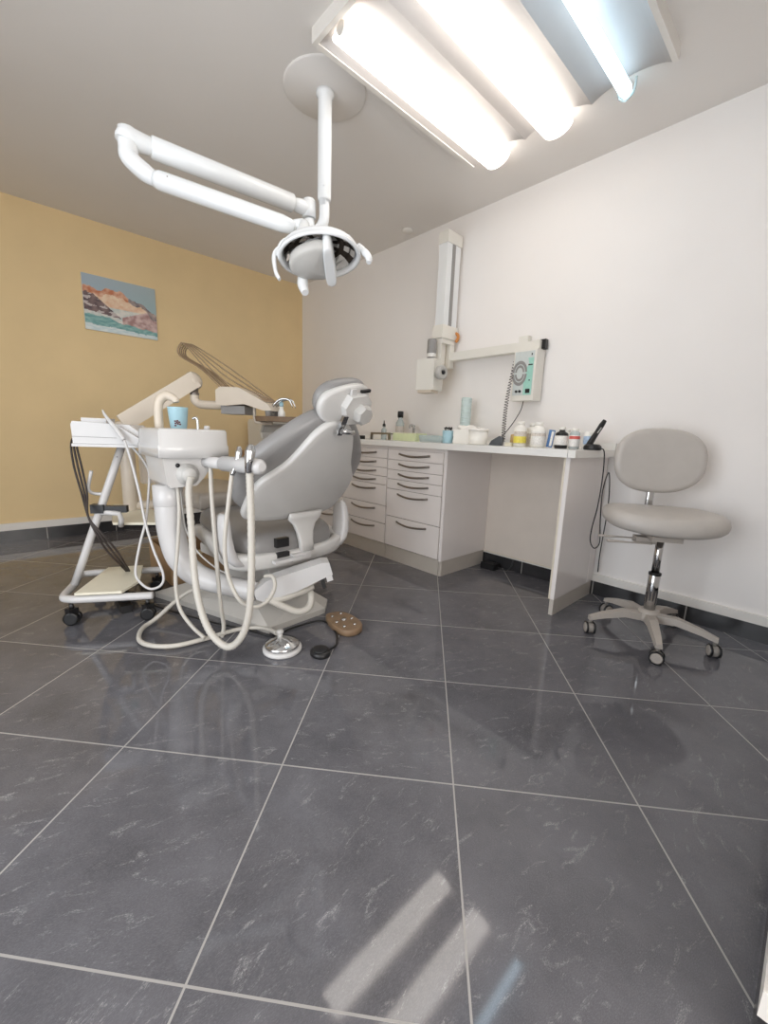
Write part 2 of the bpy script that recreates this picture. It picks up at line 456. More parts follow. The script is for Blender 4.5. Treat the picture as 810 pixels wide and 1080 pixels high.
bm = new(); lathe(bm, [(.045,0),(.045,-.012),(.036,-.02),(0,-.021)], (1.80,-.13,CH), n=24)
tag(obj('ceiling_sensor', bm, M_trim, None, (1.80,-.13,CH)), 'small round white cap on the ceiling above the tall wall column', 'ceiling cap')

# ================================================================== surgical lamp
PX, PY = 2.468, -1.403
t = thing('dental_lamp', 'white dental examination lamp on folded arms hanging from the ceiling pole', 'lamp', (PX, PY, CH))
bm = new(); lathe(bm, [(.2,0),(.2,-.004),(.194,-.01),(.0,-.011)], (PX,PY,CH), n=48); obj('ceiling_plate', bm, M_ceil, t)
bm = new(); lathe(bm, [(.044,2.6),(.044,2.585),(.034,2.575),(.034,2.135),(.031,2.125),(.026,2.125),(.026,2.10)], (PX,PY,0), n=24)
for s in (0,): cyl(bm, (PX+.028,PY-.024,2.18), (PX+.031,PY-.027,2.18), .004, n=8)
pole = obj('pole', bm, M_lampwhite, t)
bm = new(); tube(bm, [(PX,PY,2.13),(PX,PY,2.05),(PX-.008,PY-.01,2.01),(PX-.03,PY-.03,1.985),(PX-.05,PY-.05,2.0),(PX-.055,PY-.055,2.04)], [.026,.026,.027,.028,.028,.026], n=16)
obj('pole_elbow', bm, M_lampwhite, t)
A0 = V((PX-.055,PY-.055,2.085)); A1 = V((2.339,-2.25,2.085))
d = (A1-A0).normalized()
bm = new(); cyl(bm, A0-V((0,0,.04)), A0+V((0,0,.035)), .034, .034, n=20); ellipsoid(bm, A0+V((0,0,.035)), (.034,.034,.02)); ellipsoid(bm, A0+d*.045, (.06,.034,.034), frame(d))
obj('arm_knuckle', bm, M_lampwhite, t)
bm = new(); tube(bm, [A0+d*.09, A0+d*.095, A1-d*.085, A1-d*.08], [.034,.041,.041,.034], n=20, sub=1)
obj('upper_arm', bm, M_lampwhite, t)
bm = new(); tube(bm, [A1-d*.11, A1-d*.05, A1, A1+V((.0,-.012,-.02))], [.03,.036,.04,.034], n=16, sub=4)
tube(bm, [A1+V((0,0,.03)), A1+V((0,0,-.04)), A1+V((.01,.0,-.075)), A1+V((.03,.05,-.115)), A1+V((.05,.09,-.135))], [.034,.036,.034,.034,.026], n=16, sub=4)
obj('elbow_joint', bm, M_lampwhite, t)
B0 = A1+V((.045,.08,-.13)); B1 = V((2.7798,-1.7572,1.7909)); e = (B1-B0).normalized()
bm = new(); tube(bm, [B0, B0+e*.02, B1-e*.06, B1], [.03,.036,.033,.024], n=20, sub=1)
low = obj('lower_arm', bm, M_lampwhite, t)
bm = new()
ellipsoid(bm, B0+e*.07+V((.02,-.022,.012)), (.005,.005,.005))
obj('arm_screw', bm, M_handle, low)
# head: dish facing down towards the chair's headrest
HC = V((2.965,-1.765,1.640)); aim = V((.36,-.19,-.91)).normalized()
side = V((.68,.73,.0)); side = (side-aim*side.dot(aim)).normalized(); upv = aim.cross(side).normalized()
HR = Matrix((side, upv, aim)).transposed()
bm = new(); tube(bm, [B1-e*.02, B1+V((.03,.02,.01)), HC-aim*.085-side*.06, HC-aim*.075], [.022,.022,.026,.03], n=14, sub=5)
tube(bm, [HC-side*.155-aim*.0, HC-side*.13-aim*.07, HC-aim*.10, HC+side*.12-aim*.07], .013, n=10, sub=6, flat=.6)
obj('yoke', bm, M_lampwhite, t)
prof_o = []; n = 10
for k in range(n+1):
    a = PI/2*k/n; prof_o.append((.155*math.sin(a), -.075*math.cos(a)))
prof_i = [(r*.96, z*.92+.002) for r, z in reversed(prof_o)]
bm = new(); lathe(bm, prof_o+[(.158,.002),(.160,.010),(.152,.014),(.143,.010)]+prof_i[1:], HC, HR, n=44, sy=.70)
dish = obj('reflector_shell', bm, M_lampwhite, t)
bm = new()          # mirror facets on the inside of the dish
NA, NR = 20, 5
def dishpt(r, a): 
    rr = .140*r; z = -.062*math.sqrt(max(0, 1-r*r))+.006
    return HC+HR @ V((rr*math.cos(a), .70*rr*math.sin(a), z))
for i in range(NA):
    for k in range(NR):
        r0, r1 = .28+.7*k/NR, .28+.7*(k+1)/NR; a0, a1 = 2*PI*i/NA, 2*PI*(i+1)/NA
        q = [bm.verts.new(dishpt(r, a)) for r, a in ((r0,a0),(r1,a0),(r1,a1),(r0,a1))]
        f = bm.faces.new(q); f.material_index = (i*7+k*3+(i*k) % 3) % 3 == 0
obj('mirror_facets', bm, [M_mirror, M_dark_facet], dish)
bm = new()
fn = lambda u, v, w: HC+HR @ V((u, v, w+.03))
pad(bm, smooth_outline([(-.118,-.02),(-.105,.035),(-.05,.075),(.02,.085),(.03,.04),(.032,-.04),(.02,-.07),(-.04,-.072),(-.09,-.055)], 4), .05, .02, fn, .012)
shd = obj('bulb_shield', bm, M_lgrey, t)
bm = new(); pad(bm, smooth_outline([(-.016,-.085),(.018,-.085),(.022,0),(.016,.085),(-.012,.085),(-.018,0)], 4), .085, .01, lambda u, v, w: HC+HR @ V((u+.035, v, w+.025)))
obj('shield_spine', bm, M_lampwhite, shd)
for sgn, nm in ((-1,'left'),(1,'right')):
    bm = new()
    c = HC+side*sgn*.15
    if sgn < 0: tube(bm, [HC-side*.05-aim*.07+upv*.02, HC-side*.11-aim*.06-upv*.0, c-aim*.02-side*.02, c+aim*.06-side*.02, c+aim*.10-side*.005], [.016,.017,.015,.012,.009], n=10, sub=5, flat=.6)
    else: tube(bm, [c-aim*.03, c+aim*.005+side*.03, c+aim*.03+side*.04, c+aim*.045+side*.036], [.015,.014,.013,.010], n=10, sub=5)
    obj('grip_handle', bm, M_lampwhite, t)
bm = new(); tube(bm, [HC-side*.075-upv*.07+aim*.02, HC-side*.08-upv*.075+aim*.06, HC-side*.07-upv*.07+aim*.105], [.02,.022,.014], n=10, sub=5); obj('grip_handle', bm, M_lampwhite, t)

# ================================================================== mountain print on the yellow wall
from mathutils import noise as mnoise
def paint(u, v):
    def fb(x, y, k=4):
        return sum(mnoise.noise(V((x*2**q, y*2**q, 3.1*q)))/2**q for q in range(k))
    def mix(a, b, t): t = max(0, min(1, t)); return tuple(p+(q-p)*t for p, q in zip(a, b))
    ridge = .80-.10*abs(u-.40)-max(0, u-.52)*.62+.07*fb(u*7, .3)
    if v > ridge: return srgb(150+20*v, 184, 196-10*u)
    shore = .30-.18*u+.05*fb(u*5, 2.2)
    front = .10-.03*u+.03*fb(u*6, 5.5)
    if v < front: return mix(srgb(196,216,220), srgb(226,234,232), .5+fb(u*10, v*30))
    if v < shore: return mix(srgb(100,154,154), srgb(150,190,186), .5+.9*fb(u*12, v*26))
    d = ridge-v
    rock = fb(u*9+v*5, v*9-u*6)
    if d < .10+.05*fb(u*9, 7.7):                                      # sunlit crest
        return mix(srgb(196,120,84), srgb(226,184,156), .5+rock) if u < .60 else mix(srgb(112,104,110), srgb(186,166,156), .45+rock)
    if v > .36-.15*u and v < .80-1.05*u:                              # dark slope on the left with snow streaks
        return srgb(196,186,182) if fb(u*6+v*9, v*16-u*4) > .28 else mix(srgb(88,72,78), srgb(132,110,108), .5+rock)
    if u > .50 and v < .12+.52*(u-.35) + .12 and v < ridge-.08:       # pink scree on the right
        return mix(srgb(168,130,126), srgb(216,190,184), .5+rock)
    if v > .46: return mix(srgb(226,186,152), srgb(240,216,190), .5+rock)
    return mix(srgb(196,204,200), srgb(226,222,214), .5+rock)
t = thing('wall_picture', 'unframed print of snowy mountains above a turquoise lake on yellow wall', 'picture', (0, -1.83, 1.97))
bm = new(); bx(bm, (.0, -2.105, 1.752), (.02, -1.557, 2.188), .002); obj('backing_board', bm, M_window_frame, t)
bm = new(); nu, nv = 110, 84; cl = bm.loops.layers.float_color.new('print')
grid = [[bm.verts.new((.0205, -2.104+.546*i/nu, 1.753+.434*j/nv)) for j in range(nv+1)] for i in range(nu+1)]
for i in range(nu):
    for j in range(nv):
        f = bm.faces.new((grid[i][j], grid[i+1][j], grid[i+1][j+1], grid[i][j+1])); c = paint((i+.5)/nu, (j+.5)/nv)
        for l in f.loops: l[cl] = (*c, 1)
mp = bpy.data.materials.new('printed_picture'); mp.use_nodes = True
a_ = mp.node_tree.nodes.new('ShaderNodeVertexColor'); a_.layer_name = 'print'
mp.node_tree.links.new(a_.outputs['Color'], mp.node_tree.nodes['Principled BSDF'].inputs['Base Color'])
mp.node_tree.nodes['Principled BSDF'].inputs['Roughness'].default_value = .5
obj('print_sheet', bm, mp, t, fixn=False)

# ================================================================== cabinets and counter
FYC = -.565          # plane of the drawer fronts
def handle(x0, x1, z, parent):
    bm = new(); n = 16; L = []
    for k in range(n+1):
        s = k/n; x = x0+(x1-x0)*s; b = math.sin(PI*s)
        L.append((x, FYC-.004-.024*b**.8, z-.012*b))
    tube(bm, L, .0055, n=8, sub=1, flat=1.3)
    for x in (x0, x1): box(bm, (x, FYC-.003, z), (.012, .008, .014), None, .002)
    return obj('handle', bm, M_handle, parent)
def drawer_cabinet(x0, x1, label, zs):
    t = thing('drawer_cabinet', label, 'cabinet', ((x0+x1)/2, -.3, 0), 'white drawer cabinets under the counter')
    bm = new(); bx(bm, (x0+.002, -.545, .112), (x1-.002, -.02, .884)); obj('carcass', bm, [M_cab], t)
    bm = new(); bx(bm, (x0+.001, -.556, 0), (x1-.001, -.03, .112), .006); obj('kick_board', bm, M_kick, t)
    bm = new(); bx(bm, (x0+.001, -.562, zs[0]+.003), (x1-.001, -.545, .884), .002); obj('top_rail', bm, M_cab, t)
    for a, b in zip(zs, zs[1:]):
        bm = new(); bx(bm, (x0+.004, FYC, b+.003), (x1-.004, -.545, a-.003), .004); dr = obj('drawer', bm, M_cab, t)
        cx = (x0+x1)/2; handle(cx-.145, cx+.145, a-.035 if a-b > .1 else a-.03, dr)
    return t
ZR = [.862,.787,.712,.640,.565,.352,.116]
ZL = [.862,.790,.718,.650,.583,.420,.275,.116]
drawer_cabinet(2.126, 2.672, 'right drawer cabinet with four slim and two deep drawers beside the knee space', ZR)
drawer_cabinet(1.572, 2.122, 'middle drawer cabinet with four slim and three medium drawers, half behind the chair back', ZL)
drawer_cabinet(1.020, 1.568, 'left drawer cabinet hidden behind the grey dental chair backrest', ZL)
bm = new()
prism(bm, [(2.676,-.566),(2.683,-.574),(2.690,-.574),(2.699,-.562),(2.699,-.02),(2.676,-.02)], (0,0,.112), (1,0,0), (0,1,0), (0,0,1), .772, .003)
t = thing('cabinet_side_panel', 'white side panel closing the drawer cabinets at the knee space', 'panel', (2.688,-.3,0))
obj('panel', bm, M_cab, t)
bm = new(); prism(bm, [(2.676,-.556),(2.684,-.556),(2.692,-.545),(2.692,-.03),(2.676,-.03)], (0,0,0), (1,0,0), (0,1,0), (0,0,1), .1115, .001); obj('kick_board', bm, M_kick, t)

t = thing('countertop', 'long white laminate countertop over drawers and knee space', 'worktop', (2.3,-.3,.886))
bm = new(); bx(bm, (.99, -.60, .8855), (3.505, -.018, .925), .006, 3); obj('worktop', bm, M_counter, t)
bm = new(); bx(bm, (3.507, -.597, .8855), (3.545, -.018, .925), .004, 2); obj('end_cap', bm, M_counter, t)
bm = new(); bx(bm, (.99, -.034, .9255), (3.545, -.017, .968), .004); obj('upstand', bm, M_counter, t)

t = thing('end_panel', 'white upright end panel carrying the counter beside the stool', 'panel', (3.49,-.3,0))
bm = new(); bx(bm, (3.478, -.556, .094), (3.506, -.10, .885), .002); obj('front_board', bm, [M_cab], t)
bm = new(); bx(bm, (3.478, -.098, .094), (3.508, -.018, .885), .002); obj('rear_board', bm, M_cab, t)
bm = new(); bx(bm, (3.474, -.5585, .094), (3.484, -.5565, .884), .0005); obj('edge_strip', bm, M_edge, t)
bm = new(); bx(bm, (3.480, -.55, 0), (3.503, -.02, .092), .002); obj('plinth', bm, M_kick, t)
t = thing('knee_space_panel', 'beige back panel on the wall inside the knee space', 'panel', (3.08,-.03,.12))
bm = new(); bx(bm, (2.70, -.036, .115), (3.476, -.018, .885), .002); obj('board', bm, M_beige, t)
bm = new(); bx(bm, (2.70, -.040, .105), (3.476, -.018, .1145), .002); obj('bottom_rail', bm, M_edge, t)
t = thing('power_block', 'small black power block on floor inside the knee space', 'power block', (2.80,-.10,0))
bm = new(); bx(bm, (2.745,-.135,0), (2.86,-.065,.045), .008); obj('case', bm, M_black, t)
bm = new(); tube(bm, [(2.86,-.09,.02),(2.93,-.08,.015),(2.96,-.065,.05),(2.965,-.052,.10)], .004, n=6); obj('cord', bm, M_black, t)

# ---------------- things on the counter
CT = .9255
def bottle(x, y, r, h, label, body, capm, labm, lz=(.15,.62), shoulder=.72, neck=.45, sx=1.0, cat='bottle', group=None, label2=None):
    t = thing('bottle', label, cat, (x, y, CT), group)
    bm = new()
    lathe(bm, [(0,0),(r*.9,0),(r,.006),(r,h*shoulder),(r*.92,h*(shoulder+.05)),(r*neck*1.05,h*(shoulder+.13)),(r*neck,h*(shoulder+.14)),(r*neck,h*.9),(0,h*.9)], (x,y,CT), n=24, sx=sx)
    b = obj('body', bm, body, t)
    bm = new(); lathe(bm, [(0,h*.86),(r*neck*1.22,h*.86),(r*neck*1.22,h*.98),(r*neck*1.1,h),(0,h)], (x,y,CT), n=18, sx=sx); obj('cap', bm, capm, t)
    bm = new(); lathe(bm, [(r*1.004,h*lz[0]),(r*1.012,h*lz[0]+.001),(r*1.012,h*lz[1]),(r*1.004,h*lz[1]+.001)], (x,y,CT), n=24, sx=sx); lb = obj('paper_label', bm, labm, t)
    if label2:
        m2, z0, z1 = label2
        bm = new(); lathe(bm, [(r*1.013,h*z0),(r*1.02,h*z0+.001),(r*1.02,h*z1),(r*1.013,h*z1+.001)], (x,y,CT), n=24, sx=sx); obj('label_band', bm, m2, lb)
    return t
g = 'bottles and tubes at the counter end'
bottle(3.075,-.32,.038,.155,'white bottle with a bright yellow label on the counter','bottle' and M_bottle,M_bottle,M_greylabel,(.1,.60),group=g,label2=(M_yellowlabel,.14,.40))
bottle(3.092,-.20,.036,.150,'white bottle directly behind the yellow labelled bottle',M_bottle,M_bottle,M_greylabel,(.1,.55),group=g)
bottle(3.185,-.30,.043,.152,'large white bottle with a beige printed label on the counter',M_bottle,M_bottle,M_whitelabel,(.1,.62),group=g,label2=(M_greylabel,.44,.56))
bottle(3.305,-.16,.026,.118,'slim white bottle standing behind the dark brown bottle',M_bottle,M_bottle,M_whitelabel,group=g)
bottle(3.340,-.32,.036,.125,'dark brown medicine bottle with a white label and white cap',M_black,M_bottle,M_whitelabel,(.16,.58),.66,.42,group=g)
bottle(3.408,-.30,.029,.118,'small clear bottle with a red and white label',M_clear,M_bottle,M_whitelabel,(.12,.66),.74,.5,group=g,label2=(M_redlabel,.48,.62))
t = thing('ointment_tube', 'blue and white boxed tube leaning upright before the brown bottle', 'tube', (3.245,-.26,CT), g)
R = Matrix.Rotation(.12, 3, 'Y') @ Matrix.Rotation(.35, 3, 'Z')
bm = new(); box(bm, (3.247,-.26,CT+.056), (.034,.022,.104), R, .003); cb = obj('carton', bm, M_bluelabel, t)
bm = new(); box(bm, (3.247,-.26,CT+.056)+V((0,0,0)) if False else V((3.247,-.26,CT+.056))+R @ V((.006,-.0116,.0)), (.014,.001,.09), R, 0); obj('print_stripe', bm, M_whitelabel, cb)
t = thing('spray_can', 'small white cylinder with a pale blue label near the handpiece charger', 'can', (3.462,-.24,CT), g)
bm = new(); lathe(bm, [(0,0),(.025,0),(.026,.004),(.026,.095),(.022,.102),(0,.103)], (3.462,-.24,CT), n=24); bd = obj('body', bm, M_bottle, t)
bm = new(); lathe(bm, [(.0262,.03),(.0266,.031),(.0266,.075),(.0262,.076)], (3.462,-.24,CT), n=24); obj('paper_label', bm, mat('soft_blue_label', srgb(176,198,222), .5, noise=.2, nscale=100), bd)
# cordless curing light in its charger
t = thing('curing_light', 'black cordless curing light leaning on its round charger base', 'curing light', (3.50,-.30,CT))
bm = new(); lathe(bm, [(0,0),(.045,0),(.048,.006),(.046,.022),(.036,.032),(0,.034)], (3.512,-.30,CT), n=28, sx=1.0, sy=.9); obj('charger_base', bm, M_black, t)
bm = new(); tube(bm, [(3.492,-.31,CT+.01),(3.500,-.305,CT+.04),(3.522,-.285,CT+.10),(3.537,-.272,CT+.14),(3.547,-.264,CT+.165)], [.024,.021,.017,.018,.013], n=14, flat=.75); hp = obj('handpiece', bm, M_black, t)
bm = new(); tube(bm, [(3.529,-.30,CT+.095),(3.535,-.293,CT+.11),(3.541,-.287,CT+.125)], .005, n=8, flat=.5); obj('button', bm, M_lgrey, hp)
bm = new(); tube(bm, [(3.556,-.305,CT+.012),(3.575,-.30,CT-.0),(3.582,-.295,.86),(3.583,-.29,.75),(3.575,-.285,.60),(3.555,-.27,.48),(3.552,-.26,.40),(3.575,-.25,.36),(3.60,-.25,.40),(3.592,-.26,.52),(3.586,-.27,.70),(3.584,-.2,.80),(3.57,-.10,.60),(3.545,-.05,.30),(3.54,-.03,.16)], .0032, n=6, sub=6); obj('charger_cord', bm, M_black, t)
# tissue box, roll of cups, blue cup, etc.
t = thing('tissue_box', 'open white box of paper tissues with a round tub beside the cup stack', 'box', (2.69,-.30,CT))
bm = new(); box(bm, (2.665,-.30,CT+.05), (.17,.13,.10), Matrix.Rotation(.25,3,'Z'), .006); obj('carton', bm, M_bottle, t)
bm = new(); pad(bm, superell(.078,.058,3,32), .02, .009, lambda u, v, w: V((2.665,-.30,CT+.108+.006*math.sin(u*90)+.004*math.sin(v*130)))+Matrix.Rotation(.25,3,'Z') @ V((u,v,w)), .006); obj('tissues', bm, M_tissue, t)
t = thing('plastic_tub', 'round white plastic tub at the right of the tissue box', 'tub', (2.815,-.40,CT))
bm = new(); lathe(bm, [(0,0),(.055,0),(.06,.006),(.062,.09),(.0,.09)], (2.815,-.40,CT), n=28); obj('body', bm, M_bottle, t)
bm = new(); lathe(bm, [(0,.088),(.065,.088),(.066,.1),(.06,.106),(0,.107)], (2.815,-.40,CT), n=28); obj('lid', bm, M_tissue, t)
t = thing('paper_cup_stack', 'tall stack of pale green paper cups behind the tissue box', 'cups', (2.52,-.15,CT))
bm = new(); pr = [(0,0)]
for k in range(18): pr += [(.036,.004+k*.018),(.039,.006+k*.018),(.0385,.020+k*.018)]
lathe(bm, pr+[(.034,.335),(0,.336)], (2.52,-.15,CT), n=24); obj('cups', bm, mat('pale_mint', srgb(206,222,220), .5, noise=.02), t)
t = thing('instrument_cup', 'pale blue cup holding burs beside the tissue box', 'cup', (2.545,-.38,CT))
bm = new(); lathe(bm, [(0,0),(.034,0),(.036,.004),(.038,.088),(.036,.088),(.034,.01),(0,.01)], (2.545,-.38,CT), n=24); cup = obj('cup_body', bm, M_blue, t)
bm = new()
for k in range(9):
    a = k*2.4; x, y = 2.545+.024*math.cos(a), -.38+.024*math.sin(a)
    cyl(bm, (x*.6+2.545*.4, y*.6-.38*.4, CT+.015), (x, y, CT+.098+.004*(k % 3)), .003, n=6); ellipsoid(bm, (x,y,CT+.1+.004*(k % 3)), (.007,.007,.006), n=8, m=6)
b_ = obj('burs', bm, M_black, t); b_['kind'] = 'stuff'
t = thing('glass_tray', 'shallow clear tray left of the pale blue cup', 'tray', (2.40,-.33,CT))
bm = new(); prism(bm, superell(.12,.07,6,28), (2.385,-.32,CT), (1,0,0), (0,1,0), (0,0,1), .008, .002)
o_ = superell(.12,.07,6,28)
a = [bm.verts.new((2.385+u,-.32+v,CT+.006)) for u, v in o_]; b = [bm.verts.new((2.385+u*1.05,-.32+v*1.07,CT+.05)) for u, v in o_]; c = [bm.verts.new((2.385+u*1.02,-.32+v*1.03,CT+.05)) for u, v in o_]; d_ = [bm.verts.new((2.385+u*.97,-.32+v*.96,CT+.008)) for u, v in o_]
for p, q in ((a,b),(b,c),(c,d_)):
    for k in range(28): bm.faces.new((p[k],p[(k+1) % 28],q[(k+1) % 28],q[k]))
obj('tray_body', bm, M_clear, t)
bm = new(); bx(bm, (2.30,-.36,CT+.009), (2.47,-.28,CT+.018), .003); obj('liner', bm, M_blue, t)
t = thing('glove_box', 'low pale yellow box in front of the wash tap', 'box', (2.05,-.27,CT))
bm = new(); bx(bm, (1.93,-.33,CT), (2.19,-.20,CT+.06), .004); obj('carton', bm, M_green, t)
bm = new(); bx(bm, (1.932,-.329,CT+.0605), (2.188,-.201,CT+.064), .001); obj('lid', bm, M_cream, t)
t = thing('wash_tap', 'small chrome wash tap at the back of the counter', 'tap', (1.95,-.10,CT))
bm = new(); lathe(bm, [(0,0),(.022,0),(.022,.01),(.014,.02),(.013,.11),(0,.112)], (1.95,-.10,CT), n=18); obj('tap_body', bm, M_chrome, t)
bm = new(); tube(bm, [(1.95,-.10,CT+.10),(1.96,-.13,CT+.13),(1.975,-.17,CT+.13),(1.98,-.19,CT+.105)], .009, n=10); obj('spout', bm, M_chrome, t)
bm = new(); ellipsoid(bm, (1.935,-.095,CT+.125), (.024,.016,.013)); obj('tap_lever', bm, M_chrome, t)
t = thing('soap_bottle', 'slim clear bottle with a dark nozzle at the far end of the counter', 'bottle', (1.70,-.22,CT))
bm = new(); lathe(bm, [(0,0),(.024,0),(.025,.005),(.025,.085),(.010,.105),(.010,.115),(0,.115)], (1.70,-.22,CT), n=20); obj('body', bm, M_clear, t)
bm = new(); lathe(bm, [(0,.115),(.015,.115),(.012,.135),(.005,.14),(.004,.165),(0,.166)], (1.70,-.22,CT), n=16); obj('nozzle', bm, M_black, t)
t = thing('disinfectant_bottle', 'tall clear bottle with a black cap behind the flat dark tray', 'bottle', (1.80,-.12,CT))
bm = new(); lathe(bm, [(0,0),(.036,0),(.037,.005),(.037,.15),(.02,.18),(.018,.20),(0,.2)], (1.80,-.12,CT), n=22); b_ = obj('body', bm, M_clear, t)
bm = new(); lathe(bm, [(0,.195),(.026,.195),(.026,.245),(.022,.25),(0,.25)], (1.80,-.12,CT), n=18); obj('cap', bm, M_black, t)
bm = new(); lathe(bm, [(.0372,.05),(.0378,.051),(.0378,.12),(.0372,.121)], (1.80,-.12,CT), n=22); obj('paper_label', bm, M_greylabel, b_)
t = thing('sink_rack', 'flat dark metal drip tray lying across the wash basin', 'tray', (1.80,-.28,CT))
bm = new(); bx(bm, (1.68,-.36,CT+.045), (1.92,-.345,CT+.06), .003); bx(bm, (1.68,-.36,CT), (1.70,-.345,CT+.046), .002); bx(bm, (1.90,-.36,CT), (1.92,-.345,CT+.046), .002); bx(bm, (1.68,-.345,CT+.048), (1.92,-.27,CT+.056), .002); obj('tray_body', bm, M_steel, t)
t = thing('dark_case', 'small black case at the counter edge beside the chair back', 'case', (1.62,-.46,CT))
bm = new(); bx(bm, (1.56,-.50,CT), (1.68,-.42,CT+.03), .006); obj('case', bm, M_black, t)
t = thing('handpiece_cradle', 'small black cradle on the counter below the coiled cord', 'cradle', (2.93,-.36,CT))
bm = new(); prism(bm, [(-.045,0),(.04,0),(.045,.05),(.02,.062),(-.03,.03)], (2.915,-.34,CT), V((.8,.3,0)).normalized(), (0,0,1), V((-.35,.94,0)).normalized(), .05, .006); obj('base', bm, M_black, t)
t = thing('impression_tray', 'small beige holder on the counter beside the yellow labelled bottle', 'holder', (3.0,-.30,CT))
bm = new(); bx(bm, (2.985,-.34,CT), (3.03,-.26,CT+.022), .005); obj('base', bm, M_cream, t)
bm = new(); lathe(bm, [(0,0),(.022,0),(.02,.05),(0,.055)], (3.008,-.28,CT+.0225), n=16); obj('pot', bm, mat('tan_pot', srgb(190,160,110), .5, noise=.05), t)

# ================================================================== wall x-ray unit
t = thing('xray_unit', 'ivory wall mounted dental x-ray with folded column arm and tube head', 'x-ray machine', (2.6,-.03,1.58))
bm = new(); bx(bm, (2.235,-.085,1.555), (3.02,-.025,1.615), .006); rail = obj('wall_arm', bm, M_ivory, t)
bm = new(); bx(bm, (2.985,-.055,1.562), (3.045,-.018,1.622), .003); obj('wall_plate', bm, M_black, t)
bm = new(); bx(bm, (2.86,-.075,1.616), (2.93,-.03,1.655), .006); obj('arm_boss', bm, M_ivory, rail)
bm = new(); bx(bm, (2.212,-.20,1.80), (2.292,-.045,2.39), .006); col = obj('column_arm', bm, M_lampwhite, t)
bm = new(); bx(bm, (2.207,-.205,2.365), (2.297,-.04,2.445), .004); obj('column_cap', bm, M_ivory, col)
bm = new(); bx(bm, (2.2925,-.142,1.80), (2.296,-.108,2.363), .001); obj('cable_slot', bm, M_grey, col)
bm = new(); bx(bm, (2.202,-.215,1.705), (2.302,-.035,1.798), .012); bx(bm, (2.217,-.20,1.67), (2.292,-.05,1.715), .01); obj('hinge_block', bm, M_ivory, t)
bm = new(); prism(bm, [(-.042,.0),(.042,.0),(.03,-.30),(.008,-.34),(-.02,-.34),(-.026,-.30)], (2.23,-.172,1.70), (0,1,0) if False else V((.25,-.97,0)).normalized(), (0,0,1), V((.97,.25,0)).normalized(), .045, .008); obj('fork_arm', bm, M_ivory, t)
bm = new(); bx(bm, (2.235,-.09,1.50), (2.285,-.04,1.70), .008); obj('arm_pivot', bm, M_ivory, t)
bm = new(); tube(bm, [(2.297,-.05,1.76),(2.317,-.045,1.745),(2.319,-.045,1.72),(2.303,-.05,1.695)], .012, n=8); obj('release_tab', bm, M_orange, t)
HX = V((2.2445,-0.2700,1.4258))
Rh = Matrix.Rotation(.15, 3, 'Z')
bm = new(); box(bm, HX, (.155,.13,.225), Rh, .022, 4); hd = obj('tube_head', bm, M_ivory, t)
bm = new(); box(bm, HX+V((0,-.01,-.118)), (.12,.10,.03), Rh, .008); obj('beam_window', bm, M_arm, hd)
bm = new(); lathe(bm, [(0,0),(.034,0),(.034,.045),(.036,.05),(.036,.135),(.033,.15),(0,.15)], HX+V((.005,.005,.11)), n=24); cy = obj('cone', bm, M_grey, hd)
bm = new(); lathe(bm, [(.0345,.022),(.0352,.024),(.0352,.06),(.0345,.062)], HX+V((.005,.005,.11)), n=24); obj('cone_label', bm, M_whitelabel, cy)
k0 = HX+V((.08,.0,.012)); kd = V((.70,-.1,0)).normalized()
bm = new(); lathe(bm, [(.012,-.02),(.045,0),(.05,.01),(.05,.04),(.042,.05),(.02,.05),(.018,.044),(0,.044)], k0+V((.012,0,0)), frame(V((0,0,1)).cross(kd), kd), n=24); kn = obj('joint_knob', bm, M_lgrey, t)
bm = new(); lathe(bm, [(0,.045),(.015,.045),(.013,.056),(0,.057)], k0+V((.012,0,0)), frame(V((0,0,1)).cross(kd), kd), n=16); obj('knob_button', bm, M_black, kn)

t = thing('xray_control_box', 'ivory x-ray control box with teal panel and coiled cord on white wall', 'control box', (2.95,-.06,1.23))
bm = new(); bx(bm, (2.868,-.125,1.228), (3.03,-.018,1.555), .010, 3); obj('housing', bm, M_ivory, t)
fy = -.1255
bm = new(); bx(bm, (2.878,fy-.002,1.262), (3.016,fy+.001,1.543), .001); pn = obj('front_panel', bm, M_panel, t)
bm = new(); prism(bm, [(2.958,1.264),(3.014,1.264),(3.014,1.50),(2.975,1.50),(2.985,1.46),(2.966,1.43),(2.966,1.38),(2.955,1.34)], (0,fy-.0035,0), (1,0,0), (0,0,1), (0,1,0), .0012); obj('teal_field', bm, M_teal, pn)
bm = new()
for (ra, rb) in ((.024,.036),(.042,.058)):
    for s in (1,-1):
        n = 14; q = []
        for k in range(n+1):
            a = PI*k/n; q.append((math.cos(a), s*(math.sin(a))))
        poly = [(2.921+.92*rb*c, 1.405+s*.006+1.28*rb*z) for c, z in q]+[(2.921+.92*ra*c, 1.405+s*.006+1.28*ra*z) for c, z in reversed(q)]
        prism(bm, poly, (0,fy-.0042,0), (1,0,0), (0,0,1), (0,1,0), .001)
obj('ring_symbol', bm, M_grey, pn)
bm = new(); bx(bm, (2.980,fy-.0055,1.452), (3.010,fy-.003,1.459)); bx(bm, (2.992,fy-.0055,1.353), (2.999,fy-.003,1.361)); bx(bm, (2.996,fy-.0055,1.515), (3.003,fy-.003,1.527)); obj('markings', bm, M_black, pn)
bm = new(); bx(bm, (2.974,fy-.006,1.275), (3.005,fy-.002,1.302), .001); obj('switch', bm, M_black, pn)
for x in (2.908, 2.933):
    bm = new(); lathe(bm, [(.009,0),(.008,.009),(0,.01)], (x,fy-.002,1.288), frame((1,0,0),(0,-1,0)), n=14); obj('knob', bm, M_black, pn)
bm = new(); P = []
p0, p1 = V((2.860,-.10,1.50)), V((2.945,-.30,.955))
turns = 30
